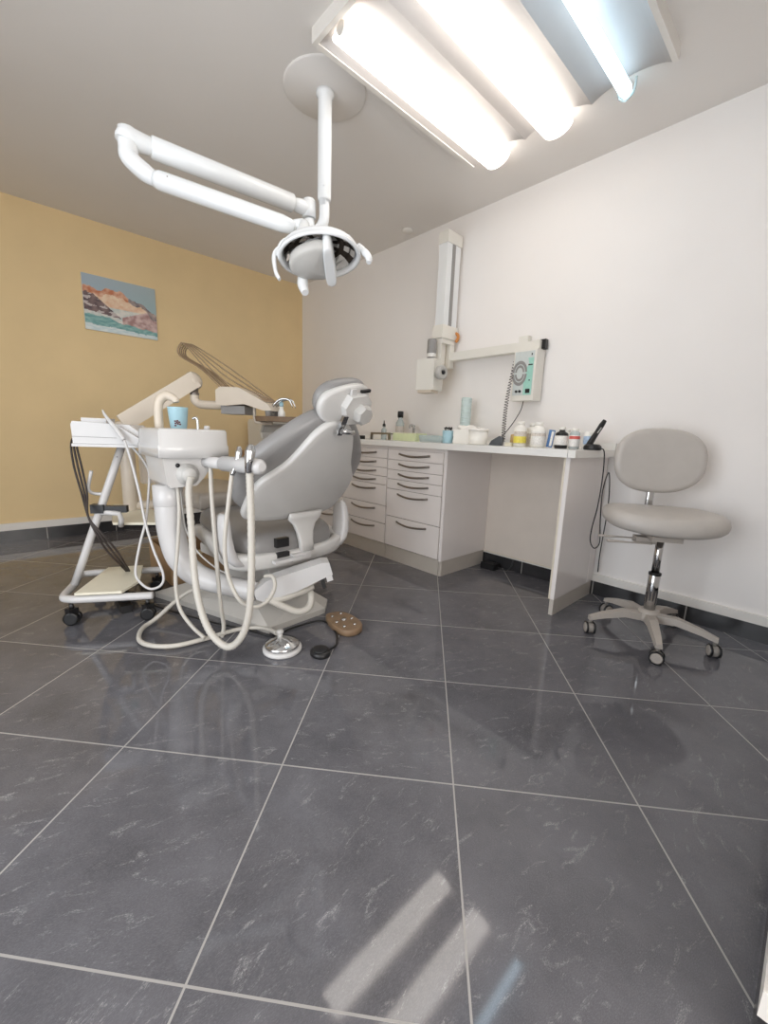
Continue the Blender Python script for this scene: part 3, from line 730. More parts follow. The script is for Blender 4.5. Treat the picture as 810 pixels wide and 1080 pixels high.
for k in range(turns*8+1):
    s = k/(turns*8); a = 2*PI*turns*s; c = p0.lerp(p1, s)+V((-.018*math.sin(PI*s), 0, -.02*math.sin(PI*s)))
    rad = .007+.005*min(1, s*2.2); P.append(c+V((math.cos(a)*rad, math.sin(a)*rad, 0)))
tube(bm, P, .0024, n=5, sub=1); obj('coiled_cord', bm, M_cable, t)
bm = new(); tube(bm, [(2.935,-.07,1.228),(2.93,-.09,1.16),(2.905,-.15,1.06),(2.89,-.22,.99),(2.90,-.28,.95)], .003, n=6); obj('cable', bm, M_cable, t)

# ================================================================== operator stool
SX, SY = 3.93, -.42
t = thing('operator_stool', 'grey vinyl operator stool with round backrest and five castors by white wall', 'stool', (SX,SY,0))
fdir = V((.54,-.84,0)).normalized(); ldir = V((.84,.54,0)).normalized()
bm = new()
for k in range(5):
    a = math.radians(6+72*k); dd = V((math.cos(a), math.sin(a), 0)); s = V((-dd.y, dd.x, 0))
    path = [V((SX,SY,.115))+dd*.02, V((SX,SY,.125))+dd*.12, V((SX,SY,.105))+dd*.22, V((SX,SY,.085))+dd*.285]
    secs = []
    for p, w, h in zip(path, (.026,.024,.019,.015), (.02,.017,.013,.010)):
        secs.append([bm.verts.new(p+s*w*c+V((0,0,h*z))) for c, z in ((-1,-1),(1,-1),(.8,1),(-.8,1))])
    for q0, q1 in zip(secs, secs[1:]):
        for j in range(4): bm.faces.new((q0[j], q0[(j+1) % 4], q1[(j+1) % 4], q1[j]))
    bm.faces.new(secs[0]); bm.faces.new(secs[-1])
lathe(bm, [(.045,.095),(.05,.11),(.045,.15),(.034,.155),(0,.156)], (SX,SY,0), n=24)
obj('star_base', bm, M_foam, t)
for k in range(5):
    a = math.radians(6+72*k); dd = V((math.cos(a), math.sin(a), 0)); s = V((-dd.y, dd.x, 0))
    rr = Matrix.Rotation(.5+k*1.1, 3, 'Z'); ax = rr @ V((1,0,0))
    c = V((SX,SY,.031))+dd*.275
    bm = new(); cyl(bm, c+V((0,0,.03)), c+V((0,0,.062)), .009, n=10)
    tube(bm, [c-ax*.018+V((0,0,.0)), c-ax*.012, c+ax*.012, c+ax*.018], [.022,.027,.027,.022], n=20, sub=1)
    cs = obj('caster', bm, M_rubber_caster, t)
    bm = new()
    for sg in (-1,1): tube(bm, [c+ax*sg*.0125, c+ax*sg*.021], [.031,.031], n=22, sub=1)
    w = obj('wheel', bm, M_black, cs)
    bm = new()
    for sg in (-1,1): tube(bm, [c+ax*sg*.0212, c+ax*sg*.0235], [.025,.022], n=20, sub=1)
    obj('hub_cap', bm, M_foam, cs)
bm = new(); lathe(bm, [(.026,.15),(.026,.335),(.022,.34)], (SX,SY,0), n=22); obj('column_sleeve', bm, M_chrome, t)
bm = new(); lathe(bm, [(.028,.333),(.028,.345),(.017,.346)], (SX,SY,0), n=22); obj('column_collar', bm, M_black, t)
bm = new(); lathe(bm, [(.018,.34),(.018,.52)], (SX,SY,0), n=20); obj('gas_lift', bm, M_chrome, t)
SC = V((3.925,-.345,.604))-ldir*.022
bm = new(); box(bm, (SX,SY,.528), (.13,.16,.022), frame(ldir), .005); box(bm, V((SX,SY,.508))-ldir*.07, (.09,.06,.03), frame(ldir), .006)
obj('seat_mechanism', bm, M_foam, t)
for dz, ln, off in ((.512,.23,.0),(.497,.20,.04)):
    bm = new(); q = V((SX,SY,dz))-ldir*.05+fdir*off
    tube(bm, [q, q-ldir*.10+fdir*.01, q-ldir*ln+fdir*.015], [.008,.007,.011], n=8, flat=.6); obj('lever', bm, M_foam, t)
def seat_fn(u, v, w):
    return SC+ldir*u+fdir*v+V((0,0,w+.018*(u/.28)**2*.4-.02*max(0, v/.22)**2))
out = smooth_outline([(-.262,.0),(-.236,.13),(-.12,.20),(.0,.215),(.12,.20),(.236,.13),(.262,.0),(.23,-.15),(.11,-.205),(0,-.21),(-.11,-.205),(-.23,-.15)], 4)
bm = new(); pad(bm, out, .088, .04, seat_fn, .012); obj('seat', bm, M_vinyl_stool, t)
BC = V((3.845,-.238,.887))-ldir*.024; bn = (fdir+V((0,0,.10))).normalized(); bu = bn.cross(ldir).normalized()
if bu.z < 0: bu = -bu
bm = new(); pad(bm, superell(.210,.166,2.45,48), .062, .028, lambda u, v, w: BC+ldir*u+bu*v+bn*(w+.022*(u/.2)**2), .008); obj('backrest', bm, M_vinyl_stool, t)
bm = new(); pb = V((BC.x,BC.y,0))-fdir*.03
tube(bm, [V((SX,SY,.515))-fdir*.05, V((SX,SY,.505))-fdir*.17, pb+V((0,0,.53)), pb+V((0,0,.60)), pb+V((0,0,.86))-V((0,0,0))], [.012,.014,.019,.019,.018], n=12, sub=5, flat=.55); obj('back_post', bm, M_chrome, t)

# ================================================================== dental chair (local x: towards the head end)
CO = V((2.36,-1.68,0)); CA = math.radians(4); CY = CO.y
t = thing('dental_chair', 'grey reclined dental chair seen from behind its backrest', 'dental chair', CO)
t.rotation_euler = (0,0,CA)
def unturn(bm):          # world-measured pieces into the chair's own turned frame
    bmesh.ops.rotate(bm, verts=bm.verts, cent=CO, matrix=Matrix.Rotation(-CA,3,'Z')); return bm
bm = new()          # tapering floor base
lo = [(1.905,-2.165),(2.715,-1.875),(2.69,-1.53),(2.60,-1.45),(1.86,-1.50)]
hi = [(2.06,-2.02),(2.56,-1.87),(2.585,-1.60),(2.53,-1.55),(2.02,-1.56)]
rings = [[bm.verts.new((x,y,z)) for x, y in q] for q, z in ((lo,0),(lo,.03),([(a+(c-a)*.92, b+(d2-b)*.92) for (a,b),(c,d2) in zip(lo,hi)],.10),(hi,.125))]
for a, b in zip(rings, rings[1:]):
    for j in range(5): bm.faces.new((a[j],a[(j+1) % 5],b[(j+1) % 5],b[j]))
bm.faces.new(list(reversed(rings[0]))); bm.faces.new(rings[-1]); bevel_all(bm, bm.faces[:], .012, 2)
obj('base', unturn(bm), M_base, t)
HX0 = CO.x
def L(h, l, z): return V((HX0+h, CY+l, z))
bm = new()
prism(bm, [(-.24,.12),(.10,.12),(.20,.235),(.18,.27),(-.14,.27),(-.26,.18)], L(0,-.12,0), (1,0,0), (0,0,1), (0,1,0), .24, .02, 3)
obj('lift_column', bm, M_shell, t)
bm = new()          # u shaped seat frame, side rails and rear crossbar
P = [L(-.20,-.30,.42),L(.0,-.318,.39),L(.12,-.335,.375),L(.20,-.325,.352),L(.25,-.22,.338),L(.262,0,.330),L(.25,.22,.338),L(.20,.325,.352),L(.12,.335,.375),L(.0,.318,.39),L(-.20,.30,.42)]
Pc = catmull(P, 5); secs = []
for i, p in enumerate(Pc):
    dd = (Pc[min(i+1,len(Pc)-1)]-Pc[max(i-1,0)]).normalized(); s_ = V((dd.y,-dd.x,0)).normalized()
    secs.append([bm.verts.new(p+s_*a+V((0,0,b))) for a, b in ((-.03,-.036),(.008,-.040),(.022,-.022),(.03,.030),(.018,.042),(-.02,.042),(-.03,.035))])
for a, b in zip(secs, secs[1:]):
    for j in range(7):
        f = bm.faces.new((a[j],a[(j+1) % 7],b[(j+1) % 7],b[j])); f.smooth = True
bm.faces.new(secs[0]); bm.faces.new(secs[-1])
bx(bm, L(-.25,-.28,.295), L(.22,.28,.345), .012)
fr_ = obj('seat_frame', bm, M_shell, t)
for sgn in (-1, 1):      # short arm stubs curving up from the frame
    bm = new(); secs = []
    for h_, l_, z_, wx, wy in ((.215,.300,.335,.040,.030),(.205,.335,.37,.052,.030),(.198,.352,.42,.058,.028),(.192,.358,.48,.056,.026),(.188,.358,.54,.050,.024),(.185,.354,.572,.040,.020),(.185,.350,.585,.026,.012)):
        q = superell(wx, wy, 3, 20); secs.append([bm.verts.new(L(h_+a, sgn*(l_-.0)+b, z_)) for a, b in q])
    for a, b in zip(secs, secs[1:]):
        for j in range(20):
            f = bm.faces.new((a[j],a[(j+1) % 20],b[(j+1) % 20],b[j])); f.smooth = True
    bm.faces.new(secs[0]); bm.faces.new(secs[-1])
    obj('arm_support', bm, M_bodyw, t)
bm = new(); bx(bm, L(.29,-.06,.325), L(.315,.05,.36), .006); bx(bm, L(.30,-.17,.335), L(.33,.01,.350), .005); obj('recline_lever', bm, M_bodyw, fr_)
bm = new(); pad(bm, superell(.29,.30,4.5,48), .135, .055, lambda u, v, w: L(-.03+u, v, .425+w+.015*(abs(v)/.3)**3-.15*u), .01); obj('seat', bm, M_vinyl, t)
bm = new(); pad(bm, smooth_outline([(-1.15,-.17),(-1.09,-.21),(-.7,-.25),(-.32,-.26),(-.26,-.22),(-.26,.22),(-.32,.26),(-.7,.25),(-1.09,.21),(-1.15,.17)], 4), .10, .045, lambda u, v, w: L(u, v, .56+.02*(u+.3)+w), .012); obj('legrest', bm, M_vinyl_beige, t)
bm = new(); bx(bm, L(-.36,-.12,.44), L(-.27,.12,.50), .015, 3); obj('legrest_frame', bm, M_shell, t)
# backrest
BO = L(.25,0,.52); bb = V((.61,0,.792)).normalized(); bn = V((.792,0,-.61)).normalized()   # bn points to the rear
def back_fn(off, bow):
    def f(u, v, w):
        return BO+bb*v+V((0,u,0))+bn*(w+off+bow*(u/.3)**2-.022*((v-.30)/.3)**2)
    return f
def mirror(half): return half+[(-u, v) for u, v in reversed(half) if u > 1e-6]
cush = mirror([(0,.0),(.14,.0),(.25,.02),(.31,.07),(.338,.16),(.345,.25),(.325,.34),(.27,.43),(.195,.52),(.12,.585),(.05,.615)])
bm = new(); pad(bm, smooth_outline(cush, 4), .085, .040, back_fn(-.075,-.030), .008); obj('backrest_cushion', bm, M_vinyl, t)
half = [(0,-.02),(.10,-.022),(.19,-.02),(.255,-.005),(.282,.03),(.290,.10),(.290,.18),(.272,.255),(.228,.315),(.188,.37),(.158,.43),(.132,.49),(.105,.54),(.07,.578),(.03,.595)]
bm = new(); pad(bm, smooth_outline(mirror(half), 4), .036, .012, back_fn(-.020,-.030), .0, .0); sh = obj('backrest_shell', bm, M_shell, t)
bm = new()
secs = []
for h_, z_, w_, d_ in ((.282,.565,.10,.012),(.268,.53,.10,.017),(.264,.50,.068,.018),(.268,.46,.050,.018),(.276,.41,.042,.018),(.284,.36,.042,.018)):
    q = superell(d_, w_, 4, 20); secs.append([bm.verts.new(L(h_+a, .045+b, z_)) for a, b in q])
for a, b in zip(secs, secs[1:]):
    for j in range(20):
        f = bm.faces.new((a[j],a[(j+1) % 20],b[(j+1) % 20],b[j])); f.smooth = True
bm.faces.new(secs[0]); bm.faces.new(secs[-1])
obj('hinge_tongue', bm, M_shell, sh)
bm = new(); bx(bm, L(.272,-.135,.352), L(.2935,-.065,.376), .004); bx(bm, L(.255,-.13,.40), L(.282,-.06,.445), .004); obj('hinge_slot', bm, M_black, fr_)
# headrest
HO = L(.605,.015,1.10); hv = (V((.42,0,.9))).normalized(); hn = V((.9,0,-.42)).normalized()
roll = Matrix.Rotation(.22, 3, hn); hu = roll @ V((0,1,0)); hv2 = roll @ hv
if (roll @ V((0,1,0))).z < 0:
    roll = Matrix.Rotation(-.22, 3, hn); hu = roll @ V((0,1,0)); hv2 = roll @ hv
fh = lambda off: (lambda u, v, w: HO+hu*u+hv2*v+hn*(w+off-.5*u*u))
bm = new(); pad(bm, superell(.140,.088,2.4,40), .060, .029, (lambda u, v, w: fh(-.044)(u+.008, v, w)), .010); obj('headrest', bm, M_vinyl, t)
bm = new(); pad(bm, smooth_outline([(-.138,-.015),(-.115,.045),(-.03,.072),(.07,.074),(.122,.045),(.130,0),(.10,-.035),(.04,-.06),(-.04,-.088),(-.11,-.07)], 4), .04, .015, fh(-.004), .004); hc = obj('headrest_cover', bm, M_shell, t)
HM = Matrix((hn,hu,hv2)).transposed()
bm = new(); prism(bm, [(-.02,-.075),(.05,-.085),(.095,-.05),(.10,.01),(.07,.045),(-.01,.045),(-.04,.0)], HO+hn*.012, hu, hv2, hn, .045, .012, 3); hk = obj('headrest_joint', bm, M_shell, t)
bm = new(); q = HO+hn*.066+hu*.045-hv2*.032; lathe(bm, [(.034,-.02),(.046,-.008),(.046,.018),(.036,.03),(0,.032)], q, Matrix((hu,hv2,hn)).transposed(), n=7, smooth=False); obj('locking_knob', bm, M_lgrey, hk)
bm = new(); box(bm, HO+hn*.030+hu*.01+hv2*.045, (.012,.024,.05), HM, .004); obj('latch', bm, M_bodyw, hk)
bm = new(); box(bm, HO+hn*.022+hu*.085+hv2*.05, (.012,.05,.012), HM, .003); obj('grip_slot', bm, M_black, hc)
bm = new(); box(bm, L(.635,-.03,1.0), (.014,.026,.09), Matrix.Rotation(.5,3,'Y'), .004); cyl(bm, L(.65,-.045,.975), L(.655,.02,.972), .011, n=14); obj('headrest_bar', bm, M_chrome, t)
# long actuator cover at the rear right of the base, with looped pipes
LA, LB = V((2.660,-1.895,.205)), V((2.815,-1.600,.300))
ld = (LB-LA).normalized(); R_ = frame(ld)
bm = new(); mid = (LA+LB)/2
prism(bm, [(-.19,-.02),(-.16,-.045),(.0,-.045),(.16,-.02),(.185,-.02),(.185,.045),(.15,.055),(-.12,.052),(-.19,.02)], mid+R_ @ V((0,-.045,0)), ld, R_ @ V((0,0,1)), R_ @ V((0,1,0)), .09, .010, 2); ac = obj('actuator_cover', unturn(bm), M_bodyw, t)
bm = new(); box(bm, mid+R_ @ V((.165,-.047,-.03)), (.03,.006,.03), R_, .002); box(bm, mid+R_ @ V((.13,-.03,-.05)), (.02,.03,.05), R_, .004, mi=1); obj('cover_bracket', unturn(bm), [M_bodyw, M_black], ac)
for q in ([(2.7062,-1.8694,0.2021), (2.7303,-1.7968,0.2113), (2.7797,-1.6941,0.2317), (2.7889,-1.6281,0.2743)], [(2.6875,-1.8944,0.1831), (2.7297,-1.8376,0.1728), (2.7629,-1.7375,0.1926), (2.7729,-1.6620,0.2124)], [(2.7137,-1.8688,0.1755), (2.7603,-1.8145,0.1383), (2.7941,-1.7568,0.1098), (2.8007,-1.7019,0.1217), (2.7733,-1.6732,0.1701), (2.7226,-1.6744,0.2000)]):
    bm = new(); tube(bm, q, .0175, n=12, sub=6); obj('pipe', unturn(bm), M_hose, t)

# ================================================================== spittoon unit left of the chair
t = thing('spittoon_unit', 'white spittoon unit on a thick curved post with hanging suction hoses', 'spittoon', (2.33,-2.1,0))
bm = new()
o_ = smooth_outline([(2.15,-2.225),(2.18,-2.247),(2.44,-2.247),(2.475,-2.235),(2.495,-2.15),(2.495,-2.03),(2.475,-1.955),(2.43,-1.935),(2.2,-1.94),(2.15,-1.98)], 4)
cxy = V((2.33,-2.09,0))
def scl(k, z): return [bm.verts.new((cxy.x+(x-cxy.x)*k, cxy.y+(y-cxy.y)*k, z)) for x, y in o_]
rings = [scl(.85,.832), scl(1.0,.834), scl(1.0,.885), scl(.975,.892), scl(.965,.952), scl(.93,.962), scl(.86,.960), scl(.80,.93), scl(.55,.89), scl(.2,.88)]
for a, b in zip(rings, rings[1:]):
    for j in range(len(a)):
        f = bm.faces.new((a[j],a[(j+1) % len(a)],b[(j+1) % len(a)],b[j])); f.smooth = True
bm.faces.new(list(reversed(rings[0]))); bm.faces.new(rings[-1]); bowl = obj('bowl', bm, M_body, t)
bm = new()
prism(bm, [(-2.228,.8315),(-2.0,.8315),(-2.02,.79),(-2.055,.74),(-2.09,.705),(-2.20,.70),(-2.215,.715)], (2.17,0,0), (0,1,0), (0,0,1), (1,0,0), .285, .014, 3); bd = obj('lower_body', bm, M_body, t)
bm = new(); lathe(bm, [(.05,0),(.05,.012),(.034,.016),(.034,.03),(.026,.042),(0,.045)], (2.452,-2.128,.758), frame((0,1,0),(1,0,0)), n=26); obj('filter_cap', bm, M_lgrey, bd)
bm = new(); ellipsoid(bm, (2.457,-2.168,.80), (.006,.010,.010)); obj('bolt', bm, M_black, bd)
bm = new(); tube(bm, [(2.33,-2.18,.70),(2.33,-2.18,.56),(2.335,-2.175,.46),(2.36,-2.155,.35),(2.42,-2.10,.265),(2.52,-2.0,.22),(2.65,-1.90,.20)], [.062,.062,.061,.06,.055,.05,.046], n=20, sub=6); post = obj('post', bm, M_bodyw, t)
bm = new(); lathe(bm, [(.064,.605),(.0655,.607),(.0655,.70),(.05,.702)], (2.33,-2.18,0), n=24); obj('post_sleeve', bm, M_bodyw, t)
# cup filler gooseneck
bm = new(); tube(bm, [(2.20,-2.165,.955),(2.20,-2.165,1.06),(2.203,-2.15,1.10),(2.215,-2.125,1.115),(2.235,-2.10,1.10),(2.24,-2.095,1.085)], [.020,.020,.022,.022,.018,.015], n=14); obj('cup_filler', bm, M_arm, t)
bm = new(); tube(bm, [(2.36,-2.04,.955),(2.358,-2.04,1.0),(2.352,-2.045,1.015),(2.34,-2.055,1.01)], .006, n=8); obj('rinse_spout', bm, M_chrome, t)
bm = new(); lathe(bm, [(0,0),(.014,0),(.012,.02),(0,.022)], (2.42,-2.02,.958), n=14); obj('valve_knob', bm, M_bodyw, t)
# holder bar
H0, H1 = V((2.5163,-2.0372,0.8145)), V((2.8764,-2.0005,0.8251)); hd_ = (H1-H0).normalized()
bm = new(); tube(bm, [H0-hd_*.08, H0, H0+hd_*.10], [.024,.026,.026], n=16, sub=1); tube(bm, [H0+hd_*.10, H0+hd_*.105, H1, H1+hd_*.03, H1+hd_*.045], [.026,.033,.033,.030,.016], n=20, sub=1); hb = obj('holder_bar', bm, M_bodyw, t)
bm = new(); cyl(bm, H0+hd_*.17+V((.033,-.02,0)), H0+hd_*.17+V((.037,-.023,0)), .008, n=10); cyl(bm, H0+hd_*.245+V((.033,-.02,0)), H0+hd_*.245+V((.037,-.023,0)), .008, n=10); obj('holder_screw', bm, M_grey, hb)
# hoses
bm = new(); tube(bm, [(2.50,-2.128,.752),(2.4962,-2.1402,0.6793),(2.5525,-2.1543,0.5174),(2.6114,-2.1704,0.3386),(2.6713,-2.1731,0.2048),(2.7389,-2.1577,0.1069),(2.8142,-2.1203,0.0597),(2.8655,-2.0835,0.1034),(2.8926,-2.0558,0.2075),(2.8938,-2.0399,0.3696),(2.8814,-2.0292,0.5655),(2.8731,-2.0255,0.7194),(2.8739,-2.0274,0.8181)], .0150, n=12, sub=14, ripple=.06, per=1); h1 = lab(obj('suction_hose', bm, M_hose, t), 'thick ribbed hose looping to the floor')
bm = new(); tube(bm, [(2.8833,-2.0360,0.8042),(2.8979,-2.0378,0.8498),(2.8945,-2.0314,0.8861),(2.8929,-2.0261,0.9115)], [.014,.018,.021,.011], n=14); obj('handpiece', bm, M_chrome, h1)
bm = new(); tube(bm, [(2.7316,-2.0366,0.7946),(2.7417,-2.0613,0.6649),(2.7369,-2.0812,0.5026),(2.7425,-2.0798,0.3775),(2.7669,-2.0639,0.2866),(2.7947,-2.0356,0.2276),(2.8098,-1.9823,0.2009),(2.8073,-1.9217,0.2154),(2.8001,-1.8841,0.2722),(2.7669,-1.8801,0.3073),(2.7253,-1.8968,0.2990)], .0090, n=10, sub=6); h2 = lab(obj('suction_hose', bm, M_hose, t), 'thin hose looping to the actuator cover')
bm = new(); tube(bm, [(2.7440,-2.0423,0.7800),(2.7590,-2.0269,0.8321),(2.7575,-2.0168,0.8749),(2.7537,-2.0145,0.8981)], [.009,.013,.014,.007], n=12); obj('handpiece', bm, M_chrome, h2)
bm = new(); tube(bm, [(2.4928,-2.0378,0.7954),(2.5354,-2.0542,0.6783),(2.5718,-2.0619,0.5088),(2.5988,-2.0636,0.2897),(2.6096,-2.0598,0.1528),(2.6046,-2.0481,0.0524),(2.6071,-2.0600,-0.0008)], .0095, n=10, sub=6); obj('suction_hose', bm, M_hose, t)
bm = new(); tube(bm, [(2.4027,-2.1586,0.7039),(2.4281,-2.1644,0.5840),(2.4500,-2.1882,0.4118),(2.4650,-2.2077,0.2827),(2.4977,-2.2080,0.1544),(2.5503,-2.1750,0.0705),(2.6262,-2.1443,0.0300)], .0085, n=10, sub=6); obj('drain_hose', bm, M_hose, t)
bm = new(); tube(bm, [(2.3797,-2.1395,0.7003),(2.4086,-2.1421,0.5786),(2.4304,-2.1403,0.5005),(2.4589,-2.1076,0.4004),(2.5065,-2.0489,0.3218),(2.5667,-1.9836,0.2726)], .004, n=8, sub=6); obj('water_line', bm, M_lgrey, t)
bm = new(); tube(bm, [(2.8229,-1.8899,0.0500),(2.7313,-1.8804,0.0300),(2.6573,-1.9025,0.0180),(2.6100,-1.9869,0.0160),(2.6055,-2.1418,0.0160),(2.5886,-2.2585,0.0160),(2.5247,-2.3371,0.0160),(2.4360,-2.3653,0.0160),(2.3237,-2.3280,0.0160),(2.2761,-2.2533,0.0300),(2.26,-2.09,.125),(2.36,-1.98,.15),(2.46,-1.93,.15),(2.52,-1.90,.145)], .0105, n=10, sub=6); obj('floor_hose', bm, M_hose, t)

t = thing('mouth_rinse_cup', 'pale blue paper rinse cup standing on the spittoon bowl rim', 'cup', (2.26,-2.10,.96))
bm = new(); cz = .9615; lathe(bm, [(0,0),(.034,0),(.036,.002),(.045,.096),(.046,.10),(.043,.10),(.034,.005),(0,.005)], (2.275,-2.10,cz), n=28); cu = obj('cup_body', bm, M_blue, t)
bm = new()
for (du, dz) in ((-.012,.034),(-.002,.036),(-.011,.024),(.0,.022),(.009,.020),(-.004,.028),(-.012,.014),(.006,.03)):
    a = du/.04-.35; p = V((2.275+math.cos(a)*.0385, -2.10+math.sin(a)*.0385, cz+dz)); box(bm, p, (.004,.008,.007), Matrix.Rotation(a,3,'Z'))
obj('printed_mark', bm, M_darkred, cu)

# ================================================================== foot controls
t = thing('foot_control', 'round chrome foot control with white rim on the floor', 'foot pedal', (2.89,-1.90,0))
fc = (2.89,-1.90,0)
bm = new(); lathe(bm, [(0,0),(.082,0),(.086,.004),(.086,.016),(.076,.02),(0,.02)], fc, n=40); obj('base_ring', bm, M_bodyw, t)
bm = new(); lathe(bm, [(.074,.0205),(.076,.03),(.072,.036),(.02,.058),(0,.06)], fc, n=40); pl_ = obj('chrome_disc', bm, M_chrome, t)
bm = new(); lathe(bm, [(.012,.055),(.012,.075),(.009,.078),(.016,.082),(.016,.092),(0,.096)], (2.88,-1.905,0), n=16); obj('button', bm, M_lgrey, pl_)
t = thing('foot_switch', 'small round black foot switch with a black cable', 'foot switch', (3.03,-1.79,0))
bm = new(); lathe(bm, [(0,0),(.044,0),(.046,.004),(.045,.016),(.040,.022),(0,.024)], (3.03,-1.79,0), n=32, sx=1.05, sy=.95); obj('switch_body', bm, M_black, t)
bm = new(); lathe(bm, [(.034,.022),(.034,.027),(.03,.029),(0,.03)], (3.03,-1.79,0), n=28); obj('switch_cap', bm, M_black, t)
bm = new(); tube(bm, [(3.035,-1.755,.012),(3.02,-1.70,.008),(2.95,-1.64,.008),(2.84,-1.60,.008),(2.76,-1.62,.008),(2.745,-1.76,.008),(2.755,-1.88,.008),(2.62,-1.95,.01),(2.45,-2.04,.008),(2.25,-2.13,.008),(2.10,-2.19,.008),(2.0,-2.22,.008)], .005, n=8, sub=6); obj('cable', bm, M_black, t)
t = thing('foot_pedal', 'brown oval wooden foot pedal plate with screw heads on floor', 'foot pedal', (2.87,-1.545,0))
Rf = Matrix.Rotation(-.15, 3, 'Z'); fp = V((2.875,-1.542,0))
bm = new(); pad(bm, [tuple((Rf @ V((u,v,0)))[:2]) for u, v in smooth_outline([(-.115,-.03),(-.10,.035),(-.04,.065),(.04,.07),(.10,.05),(.125,.0),(.11,-.05),(.05,-.072),(-.03,-.07),(-.09,-.058)], 4)], (.034), .007, lambda u, v, w: fp+V((u,v,w+.0175))); pe = obj('plate', bm, M_wood, t)
for u, v in ((-.07,.02),(-.06,-.035),(.01,.04),(.075,.02),(.07,-.035),(.01,-.045),(.0,0)):
    bm = new(); r_ = .009 if (u, v) != (.0,0) else .015; lathe(bm, [(r_,0),(r_*.8,.006),(0,.007)], fp+Rf @ V((u,v,.034)), n=12); obj('screw', bm, M_chrome, pe)

# ================================================================== instrument trolley
t = thing('instrument_trolley', 'small white tubular trolley on black castors beside the yellow wall', 'trolley', (1.9,-2.36,0))
ta = V((.48,.88,0)).normalized(); tb_ = V((.88,-.48,0)).normalized()
FL, FR, BL, BR = V((2.015,-2.588,.125)), V((2.20,-2.25,.125)), V((1.625,-2.44,.125)), V((1.805,-2.105,.125))
bm = new(); tube(bm, [FR, FR-ta*.02, FL+ta*.10, FL+ta*.02-tb_*.01, FL-tb_*.05-ta*.02, (FL+BL)/2-ta*.015, BL+tb_*.05-ta*.02, BL+ta*.02+tb_*.01, BL+ta*.10, BR-ta*.02, BR], .019, n=14, sub=6); obj('base_frame', bm, M_bodyw, t)
PB = (FL+BL)/2-ta*.01+V((.02,0,.01)); PT = V((1.885,-2.27,.855))
bm = new(); tube(bm, [PB, PB.lerp(PT,.5), PT], .019, n=14, sub=2); pst = obj('upright_tube', bm, M_bodyw, t)
bm = new(); 
for k in (.75,): q = PB.lerp(PT, .93)+V((.017,-.008,0)); ellipsoid(bm, q, (.004,.004,.004), n=8, m=6)
obj('screw', bm, M_grey, pst)
for c in (FL+ta*.03-tb_*.0, FR-ta*.02, BL+ta*.05, BR-ta*.02):
    bm = new(); cyl(bm, c-V((0,0,.018)), c-V((0,0,.05)), .010, n=10); box(bm, c-V((0,0,.058)), (.034,.044,.03), Matrix.Rotation(.5,3,'Z'), .008); cs = obj('caster', bm, M_black, t)
    bm = new(); ax = V((.88,-.48,0)).normalized(); w0 = V((c.x,c.y,.034))
    for s in (-1,1): tube(bm, [w0+ax*s*.006, w0+ax*s*.009, w0+ax*s*.024, w0+ax*s*.027], [.028,.033,.033,.026], n=18, sub=1)
    obj('wheel', bm, M_black, cs)
bm = new(); q0, q1, q2, q3 = V((2.055,-2.548,.151)), V((2.155,-2.37,.151)), V((1.78,-2.19,.151)), V((1.71,-2.35,.151))
a = [bm.verts.new(p) for p in (q0,q1,q1.lerp(q2,.35)+ta*.045,q2,q3)]; b = [bm.verts.new(v.co+V((0,0,.012))) for v in a]
bm.faces.new(list(reversed(a))); bm.faces.new(b)
for j in range(5): bm.faces.new((a[j],a[(j+1) % 5],b[(j+1) % 5],b[j]))
bevel_all(bm, bm.faces[:], .003, 2); obj('bottom_board', bm, M_cream, t)
bm = new(); MS = V((1.92,-2.26,.45))
sp_ = [(1.2510,-2.2203,0.4500),(1.3596,-2.0385,0.4500),(1.5512,-2.0634,0.4500),(1.9275,-2.1241,0.4500),(1.9733,-2.1456,0.4500),(1.8506,-2.3320,0.4500),(1.7681,-2.3219,0.4500)]
prism(bm, [(p[0],p[1]) for p in sp_], (0,0,.436), (1,0,0), (0,1,0), (0,0,1), .014, .003)
obj('middle_shelf', bm, M_cream, t)
PM = PB.lerp(PT, .52)
bm = new(); tube(bm, [PM-ta*.01, PM+ta*.10+tb_*.02, MS-ta*.05-V((0,0,.014))], .014, n=10, sub=2); obj('shelf_bar', bm, M_bodyw, t)
bm = new(); box(bm, PM+ta*.0+V((0,0,.025)), (.06,.05,.045), frame(ta), .010); box(bm, PM+ta*.075+V((0,0,.022)), (.12,.035,.035), frame(ta), .008); obj('clamp', bm, M_black, t)
bm = new(); q = PB.lerp(PT,.66)
tube(bm, [q, q-ta*.045+V((0,0,.0)), q-ta*.07+V((0,0,.012)), q-ta*.075+V((0,0,.04)), q-ta*.055+V((0,0,.12))], .0085, n=10, sub=5); obj('hanging_hook', bm, M_bodyw, t)
# top tray and devices
TC = V((1.885,-2.275,.865)); Rt = frame(ta)
bm = new(); box(bm, TC+V((0,0,.0)), (.34,.25,.014), Rt, .004); obj('top_shelf', bm, M_bodyw, t)
t2 = thing('scaler_unit', 'white ultrasonic scaler with pen and loose cord on top of the trolley', 'scaler', tuple(TC+V((0,0,.008))))
bm = new(); prism(bm, [(-.165,.008),(.13,.008),(.16,.045),(.085,.105),(-.16,.115),(-.168,.10)], TC+tb_*.12, ta, (0,0,1), -tb_, .235, .010, 2); cs_ = obj('case', bm, M_bodyw, t2)
bm = new(); prism(bm, [(-.166,.040),(.152,.036),(.152,.039),(-.166,.043)], TC+tb_*.121, ta, (0,0,1), -tb_, .238); obj('seam', bm, M_grey, cs_)
bm = new(); box(bm, TC-ta*.09+V((0,0,.122)), (.11,.12,.022), Rt, .005); obj('lid', bm, M_bodyw, cs_)
